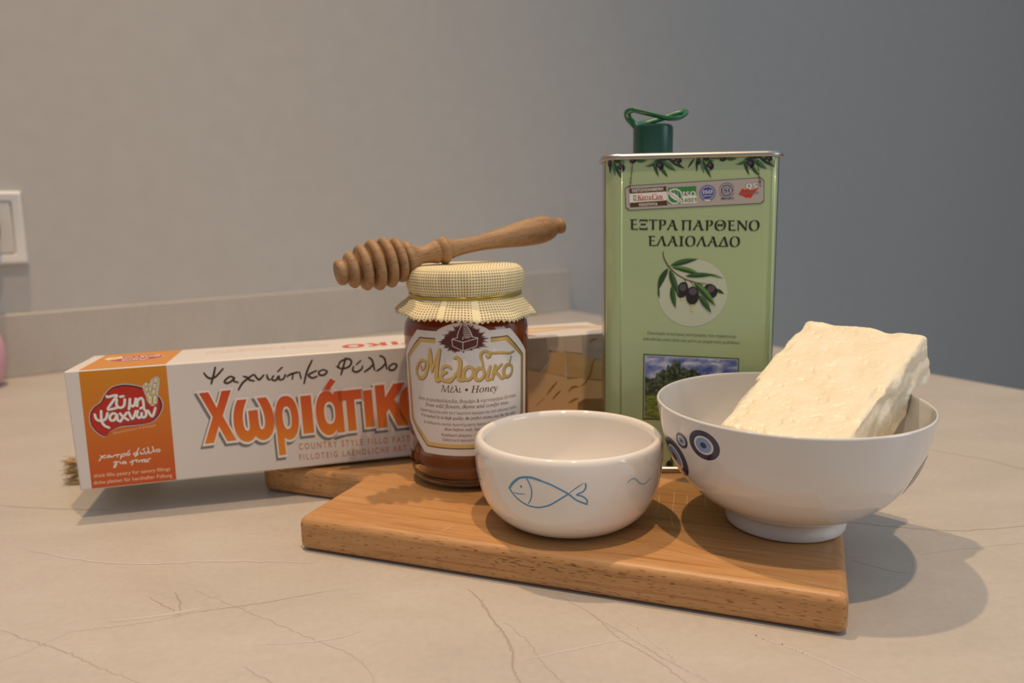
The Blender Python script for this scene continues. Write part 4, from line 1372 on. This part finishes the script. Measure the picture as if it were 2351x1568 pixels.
a.poly([(80.3, 173.6), (82.2, 177.0), (84.6, 176.2), (86.2, 177.4), (88.0, 175.9), (92.2, 177.2), (89.8, 174.6), (88.2, 172.2), (87.4, 171.0), (86.2, 171.8), (85.0, 171.2), (83.6, 172.2), (82.2, 172.6)], 'ink_signal_red', 7)
a.text(face('QS', 'sansbold'), 84.4, 176.7, 91.3, 3.1, 'ink_grey', 8, v1=177.0, offset=.03)
a.text(face('QS', 'sansbold'), 84.5, 176.8, 91.1, 2.9, 'ink_white', 9, v1=177.1)
a.text(face('QUALITY SERVICE', 'sansbold'), 81.2, 173.4, 92.0, 1.2, 'ink_grey', 9, v1=173.8)
a.build('quality_plaque', tin)

# product name
a = Art(tinf)
for q, lift in ((0, 3), (.16, 3.4)):
    a.text(face('ΕΞΤΡΑ', 'bold'), 15.9, 153.7, 45.0, 6.25, 'tin_text', lift, v1=152.8, du=q)
for q, lift in ((0, 3), (.16, 3.4)):
    a.text(face('ΠΑΡΘΕΝΟ', 'bold'), 46.7, 152.8, 93.2, 6.1, 'tin_text', lift, v1=151.8, du=q)
for q, lift in ((0, 3), (.16, 3.4)):
    a.text(face('ΕΛΑΙΟΛΑΔΟ', 'bold'), 27.0, 143.7, 81.9, 6.1, 'tin_text', lift, v1=142.3, du=q)
a.build('product_name', tin)
a = Art(tinf)
a.text(face('Ελαιόλαδο ανωτέρας κατηγορίας που παράγεται', 'italic'), 27.3, 89.2, 81.4, 1.9, 'tin_text', 3, v1=86.5)
a.text(face('απευθείας από ελιές και μόνο με μηχανικές μεθόδους', 'italic'), 24.8, 85.6, 83.8, 1.9, 'tin_text', 3, v1=82.6)
a.build('description_lettering', tin)

# olive sprig on a pale disc
a = Art(tinf)
a.disc(54.4, 114.6, 21.0, 'tin_pale_disc', 2, ry=20.7, n_=64)
a.stroke([(36.4, 140.2), (36.2, 138.5), (37.4, 134.8), (39.7, 131.1), (44.3, 126.5), (49.8, 123.2), (55.3, 121.3), (60.7, 119.4)], .75, 'twig', 4, taper=.4)
a.stroke([(49.0, 123.4), (50.6, 120.6), (49.2, 120.6)], .4, 'twig', 4)
a.stroke([(52.0, 122.4), (54.4, 120.2), (54.4, 118.4)], .4, 'twig', 4)
a.stroke([(57.0, 121.0), (61.5, 120.4), (63.4, 119.4)], .4, 'twig', 4)
leaf(a, 40.6, 131.4, 57.4, 135.3, 3.8, 'leaf_dark', 5, .5, 'leaf_mid')
leaf(a, 41.4, 130.6, 60.6, 124.8, 3.6, 'leaf_dark', 5, .9, 'leaf_light')
leaf(a, 49.8, 125.0, 67.8, 125.6, 3.3, 'leaf_dark', 7, .3, 'leaf_mid')
leaf(a, 62.0, 126.2, 72.8, 123.3, 1.7, 'leaf_light', 6, .3)
leaf(a, 39.4, 130.0, 33.3, 116.0, 4.0, 'leaf_dark', 5, -.9)
leaf(a, 33.9, 118.0, 34.4, 111.2, 1.3, 'leaf_dark', 5, -.3)
leaf(a, 40.2, 129.4, 46.2, 113.0, 4.2, 'leaf_dark', 9, -.2, 'leaf_mid')
leaf(a, 41.8, 119.4, 44.3, 105.2, 3.8, 'leaf_dark', 8, -.4, 'leaf_mid')
leaf(a, 68.0, 117.0, 73.5, 113.9, 2.4, 'leaf_dark', 5)
def olive2(x, y, rx, ry, rot):
    a.disc(x, y, rx, 'olive_black', 7, ry=ry, rot=rot)
    a.disc(x + .2, y + ry * .3, rx * .62, 'olive_sheen', 8, ry=ry * .45, rot=rot)
olive2(48.2, 116.6, 3.4, 5.0, -.25)
olive2(65.2, 115.8, 3.9, 4.6, .6)
a.disc(54.3, 113.0, 3.9, 'olive_black', 9, ry=5.6)
a.disc(54.5, 115.6, 2.4, 'olive_sheen', 10, ry=2.2)
leaf(a, 55.0, 121.2, 68.4, 106.3, 4.8, 'leaf_dark', 11, .6, 'leaf_light')
leaf(a, 57.9, 113.4, 65.9, 102.2, 4.0, 'leaf_dark', 10, .3, 'leaf_mid')
a.disc(54.3, 104.4, .85, 'oil_drop', 9, ry=1.1)
a.stroke([(54.3, 107.4), (54.3, 105.0)], .7, 'oil_drop', 9, sm=0)
a.disc(48.2, 111.2, 1.1, 'oil_drop', 6, ry=.8)
a.build('olive_emblem', tin)

# landscape picture and grass at the foot
a = Art(tinf)
a.poly([(24.9, 76.9), (83.6, 73.8), (83.6, 32.6), (24.8, 34.8)], 'frame_green', 2)
a.poly([(25.6, 76.1), (82.9, 73.1), (82.9, 33.4), (25.5, 35.6)], 'ink_lightgrey', 3)
a.poly([(26.0, 75.6), (82.5, 72.6), (82.5, 33.9), (25.9, 36.0)], 'print_sky', 4)
a.poly([(26.0, 62.5), (30, 61.0), (36, 60.2), (60, 59), (82.5, 58), (82.5, 33.9), (25.9, 36.0)], 'print_trees', 5)
crown = [(26, 50)]
rt = random.Random(3)
for x, y in [(27, 56), (30, 61), (33, 65.5), (37, 67.2), (40, 70), (43, 72.4), (46, 71.6), (48, 67.5), (51, 68.6), (55, 68.4), (58, 65.5), (61, 61.5), (64, 60), (70, 62), (76, 60), (82.4, 60)]:
    for q in range(3):
        crown.append((min(82.4, x + q * .9 + rt.gauss(0, .3)), y + rt.gauss(0, .9)))
a.poly(crown + [(82.4, 50)], 'print_trees', 6)
a.poly([(25.95, 50.4), (40, 50.8), (60, 49), (82.5, 47.6), (82.5, 33.9), (25.9, 36.0)], 'print_field', 7)
for i in range(26):
    x = 5 + i * 3.9 + rt.gauss(0, .8)
    leaf(a, x, 3.2, x + rt.gauss(0, 1.6), rt.uniform(8, 14.5), rt.uniform(1.6, 2.8), rt.choice(['leaf_dark', 'leaf_mid', 'leaf_grey']), 2 + i % 3)
    if i % 2:
        a.disc(x + 1.8, 5.6, 1.7, 'olive_black', 6, ry=2.1)
a.build('landscape_picture', tin)

# green cap with its pull loop
cap = lathe('cap', [(0, .0215), (.0105, .0215), (.0118, .0208), (.0123, .0194), (.0123, .004), (.0126, .0036), (.0126, 0), (0, 0)], ['cap_green'], tin, seg=72, raw=True, sharp=.7)
CX, CY, CZ = .0318, TD * .5, TH - .0030
cap.location = (CX, CY, CZ)
lp = [(-.0108, -.002, .0185), (-.0140, .0015, .0225), (-.0178, .0015, .0268), (-.0190, 0, .0305), (-.0180, -.002, .0324), (-.0145, -.004, .0328), (-.0090, -.006, .0312), (-.003, -.008, .0288), (.003, -.009, .0262), (.009, -.009, .0244),
      (.0150, -.006, .0250), (.0192, -.002, .0280), (.0200, .001, .0305), (.0184, .0035, .0314), (.0140, .005, .0304), (.0090, .006, .0282), (.0030, .007, .0260), (-.003, .007, .0242), (-.008, .005, .0228), (-.0108, .002, .0216)]
lp = catmull([(x * (.84 if x < -.009 else 1), y, z - max(0, z - .024) * .28) for x, y, z in lp], 6)
V, Fc = tube_data(lp, [(.0011, .0022)] * len(lp), 10)
o = from_data('pull_loop', V, Fc, ['loop_green'], cap, True)

# ================================================================= small bowl with the fish
SX, SY = 0.0294, 0.4069
SP = [(0, .0005), (.018, .0003), (.0255, .0), (.0305, .0007), (.0362, .0030), (.0418, .0078), (.0456, .0136), (.0480, .0198), (.0496, .0270), (.0505, .0350), (.0507, .0410), (.0504, .0448), (.0494, .0470), (.0478, .0478), (.0462, .0471),
      (.0452, .0450), (.0450, .0420), (.0446, .0350), (.0432, .0260), (.0405, .0180), (.0350, .0115), (.0260, .0078), (.014, .0066), (0, .0064)]
sb = empty('small_bowl', (SX, SY, Z0))
tag(sb, 'small round white bowl painted with a blue fish, empty, in front of the jar', 'bowl')
lathe('bowl_body', SP, ['white_glaze'], sb, seg=128, k=5)
def prof_r(P, z):
    for (r0, z0), (r1, z1) in zip(P, P[1:]):
        if z0 <= z <= z1:
            return r0 + (r1 - r0) * (z - z0) / (z1 - z0)
    return P[-1][0]
SPD = [(p.x, p.y) for p in catmull([(a_, b_, 0) for a_, b_ in SP[2:13]], 5)]
bowlf = lambda u, v, o: ((prof_r(SPD, v * M_) + .00006 + o) * math.sin(math.radians(u)), -(prof_r(SPD, v * M_) + .00006 + o) * math.cos(math.radians(u)), v * M_)
a = Art(bowlf, (2, 1.2))
BA = math.radians(1) * 49.5
up = [(-39.6, 31.0), (-36.3, 34.6), (-32.7, 37.3), (-29.0, 38.4), (-24.4, 38.7), (-19.8, 37.8), (-14.7, 36.4), (-10.2, 34.6), (-4.2, 31.6), (.3, 28.3), (6.2, 25.9)]
dn = [(-39.6, 31.0), (-37.4, 28.4), (-33.7, 25.7), (-28.6, 23.7), (-23.5, 23.2), (-19.8, 23.6), (-14.7, 25.3), (-9.9, 28.1), (-4.2, 31.6), (-.3, 34.5), (3.8, 36.9)]
a.stroke(up[:6], 1.05, 'fish_blue', 1, ax=BA)
a.stroke(up[5:], .78, 'fish_blue', 1, ax=BA)
a.stroke(dn[:9], .72, 'fish_blue', 1, ax=BA)
a.stroke(dn[8:], .45, 'fish_blue', 1, ax=BA, taper=.4)
a.stroke([(-39.6, 31.0), (-36.3, 34.6), (-32.7, 37.3)], 1.3, 'fish_blue', 2, ax=BA, taper=.3)
a.stroke([(-27.7, 38.0), (-25.8, 35.1), (-24.9, 31.5), (-25.7, 27.5), (-27.5, 24.7)], .62, 'fish_blue', 1, ax=BA, taper=.3)
a.stroke([(-37.0, 29.3), (-33.7, 29.0), (-28.9, 29.5)], .4, 'fish_blue', 1, ax=BA, taper=.7, caps=False)
a.disc(-31.4, 33.2, .62 / BA, 'fish_blue', 1, ry=.62)
a.stroke([(5.1, 36.8), (5.3, 34.8), (3.6, 32.6), (.3, 31.2), (3.6, 30.2), (6.2, 28.0), (5.9, 26.0)], .72, 'fish_blue', 1, ax=BA)
a.build('fish_drawing', sb)
for P in ([(30.4, 34.3), (33.2, 35.6), (36.3, 35.3), (39.9, 32.4), (44.8, 30.8), (51.0, 32.4)], [(-88, 34), (-83, 30.5), (-76, 27.6), (-69.5, 28.0)]):
    a = Art(bowlf, (2, 1.2))
    a.stroke(P, .72, 'fish_blue_soft', 1, ax=BA, taper=.5)
    a.build('wave_stroke', sb)

# ================================================================= bowl with the cheese
KX, KY = 0.1438, 0.3954
KP = [(0, .0040), (.024, .0038), (.0268, .0028), (.0276, .0008), (.0290, .0), (.0304, .0008), (.0308, .0030), (.0306, .0066), (.0312, .0086), (.0350, .0108), (.0425, .0148), (.0505, .0213), (.0568, .0286), (.0614, .0366), (.0649, .0468), (.0671, .0575),
      (.0682, .0640), (.0683, .0654), (.0677, .0660), (.0669, .0654), (.0660, .0600), (.0640, .0500), (.0604, .0388), (.0552, .0298), (.0480, .0215), (.0380, .0148), (.0240, .0105), (0, .0094)]
kb = empty('large_bowl', (KX, KY, Z0 + .0006), (.012, .0055, 0))
tag(kb, 'wide white footed bowl with blue eye motifs, holding the cheese', 'bowl')
lathe('bowl_body', KP, ['white_porcelain'], kb, seg=144, k=5)
KPD = [(p.x, p.y) for p in catmull([(a_, b_, 0) for a_, b_ in KP[8:17]], 5)]
kf = lambda u, v, o: ((prof_r(KPD, v * M_) + .00006 + o) * math.sin(math.radians(u)), -(prof_r(KPD, v * M_) + .00006 + o) * math.cos(math.radians(u)), v * M_)
def eye(az, z, r, name):
    """round eye motif, r in mm measured on the bowl wall"""
    rr = prof_r(KPD, z * M_) * 1000
    sl = .80
    a = Art(kf, (2, 1.5))
    kx = 1 / (math.radians(1) * rr)
    for q, (f, k) in enumerate(((1, 'eye_navy'), (.64, 'eye_cream'), (.51, 'eye_blue'), (.20, 'eye_navy'))):
        a.disc(az, z, r * f * kx, k, 1 + q, ry=r * f * sl, n_=48)
    a.build(name, kb)
eye(-54.6, 54.4, 9.2, 'eye_motif')
eye(-79.5, 40.0, 12.6, 'eye_motif')
eye(-68.4, 52.4, 4.9, 'eye_motif')
eye(54.5, 37.0, 13.0, 'eye_motif')

# ================================================================= cheese
CH_LOC, CH_ROT = (0.2235, 0.4125, 0.1162), (0.0412, -0.4145, 0.7428)
def cheese():
    L_, W_, H_ = .110, .0682, .031
    bm = bmesh.new()
    nx, ny, nz = 74, 44, 20
    vid = {}
    def vert(i, j, k):
        key = (i, j, k)
        if key not in vid:
            vid[key] = bm.verts.new((-L_ + L_ * i / nx, W_ * j / ny, -H_ + H_ * k / nz))
        return vid[key]
    for i in range(nx):
        for j in range(ny):
            for k in (0, nz):
                bm.faces.new((vert(i, j, k), vert(i + 1, j, k), vert(i + 1, j + 1, k), vert(i, j + 1, k)))
    for i in range(nx):
        for k in range(nz):
            for j in (0, ny):
                bm.faces.new((vert(i, j, k), vert(i + 1, j, k), vert(i + 1, j, k + 1), vert(i, j, k + 1)))
    for j in range(ny):
        for k in range(nz):
            for i in (0, nx):
                bm.faces.new((vert(i, j, k), vert(i, j + 1, k), vert(i, j + 1, k + 1), vert(i, j, k + 1)))
    bmesh.ops.recalc_face_normals(bm, faces=bm.faces)
    bm.normal_update()
    rc = random.Random(12)
    pits = [(rc.uniform(-L_, -.004), rc.uniform(.006, W_ - .006), rc.uniform(.0012, .0045), rc.uniform(.0007, .0017), rc.uniform(-.2, 1.0), rc.uniform(.0006, .0012)) for _ in range(60)]
    place = Matrix.LocRotScale(Vector(CH_LOC), Euler(CH_ROT), None)
    inv = place.inverted()
    inn = [(0, .0094), (.0240, .0105), (.0380, .0148), (.0480, .0215), (.0552, .0298), (.0604, .0388), (.0640, .0500), (.0655, .0672), (.5, .0672)]
    def floor_z(r):
        for (r0, z0), (r1, z1) in zip(inn, inn[1:]):
            if r <= r1:
                return z0 + (z1 - z0) * (r - r0) / (r1 - r0) + .0006
        return .067
    offs = {}
    for v in bm.verts:
        p = v.co.copy()
        # rounded edges
        q = Vector((min(max(p.x, -L_ + .003), -.003), min(max(p.y, .003), W_ - .003), min(max(p.z, -H_ + .003), -.003)))
        d = p - q
        if d.length > .003:
            p = q + d.normalized() * .003
        nv = v.normal
        big_ = noise.noise(p * 45) * .0009 + noise.noise(p * 120 + Vector((3, 1, 7))) * .0005 + noise.noise(p * 330) * .00022
        if v.co.z < -.001 and abs(v.co.y) < .004:
            big_ += noise.noise(Vector((p.x * 60, 9, p.z * 160))) * .0022 + noise.noise(p * 200) * .0006
        edge = min(abs(v.co.y), abs(v.co.y - W_), abs(v.co.x))
        if edge < .006 and v.co.z > -.006:
            big_ -= max(0, noise.noise(Vector((p.x * 70, p.y * 70, 2)))) * .0026
        if v.co.z > -.0005:
            for (px, py, l, dp_, an, w) in pits:
                c, s = math.cos(an), math.sin(an)
                a_ = (v.co.x - px) * c + (v.co.y - py) * s
                b_ = -(v.co.x - px) * s + (v.co.y - py) * c
                e = (a_ / l) ** 2 + (b_ / w) ** 2
                if e < 1:
                    big_ -= dp_ * (1 - e)
        # step broken off the far lower edge
        offs[v] = p + nv * big_
    for v, p in offs.items():
        if p.y > W_ - .004 and p.x < -.066:
            p.y -= .0035
        w = place @ p - Vector((KX, KY, Z0 + .0006))
        r = math.hypot(w.x, w.y)
        low = floor_z(r)
        if w.z < low:
            w.z = low
            p = inv @ (w + Vector((KX, KY, Z0 + .0006)))
        v.co = p
    o = from_bm('feta_block', bm, ['feta'], None, True)
    sb_ = o.modifiers.new('smooth', 'SUBSURF')
    sb_.levels = 1
    sb_.render_levels = 2
    tx = bpy.data.textures.new('crumb', 'CLOUDS')
    tx.noise_scale = .0022
    tx.noise_depth = 3
    dm = o.modifiers.new('crumb', 'DISPLACE')
    dm.texture = tx
    dm.strength = .00045
    dm.mid_level = .5
    dm.texture_coords = 'LOCAL'
    return o
ch = cheese()
ch.location = CH_LOC
ch.rotation_euler = CH_ROT
tag(ch, 'white block of feta cheese leaning in the wide bowl', 'cheese')

for ob in list(COL.objects):
    note = {'cap': 'dark green plastic cap', 'pull_loop': 'green looped pull strip', 'cloth_cover': 'cream dotted cloth with pinked edge', 'tie_cord': 'thin gold cord',
            'honey': 'dark amber honey', 'label': 'white paper label with gold border', 'top_rim': 'bare metal rim', 'brand_logo': 'red badge with white lettering'}.get(ob.name)
    if note and ob.parent:
        ob['label'] = note

# the pen that traced the lettering is put away
bpy.data.objects.remove(PEN['ob'])
bpy.data.curves.remove(PEN['cu'])
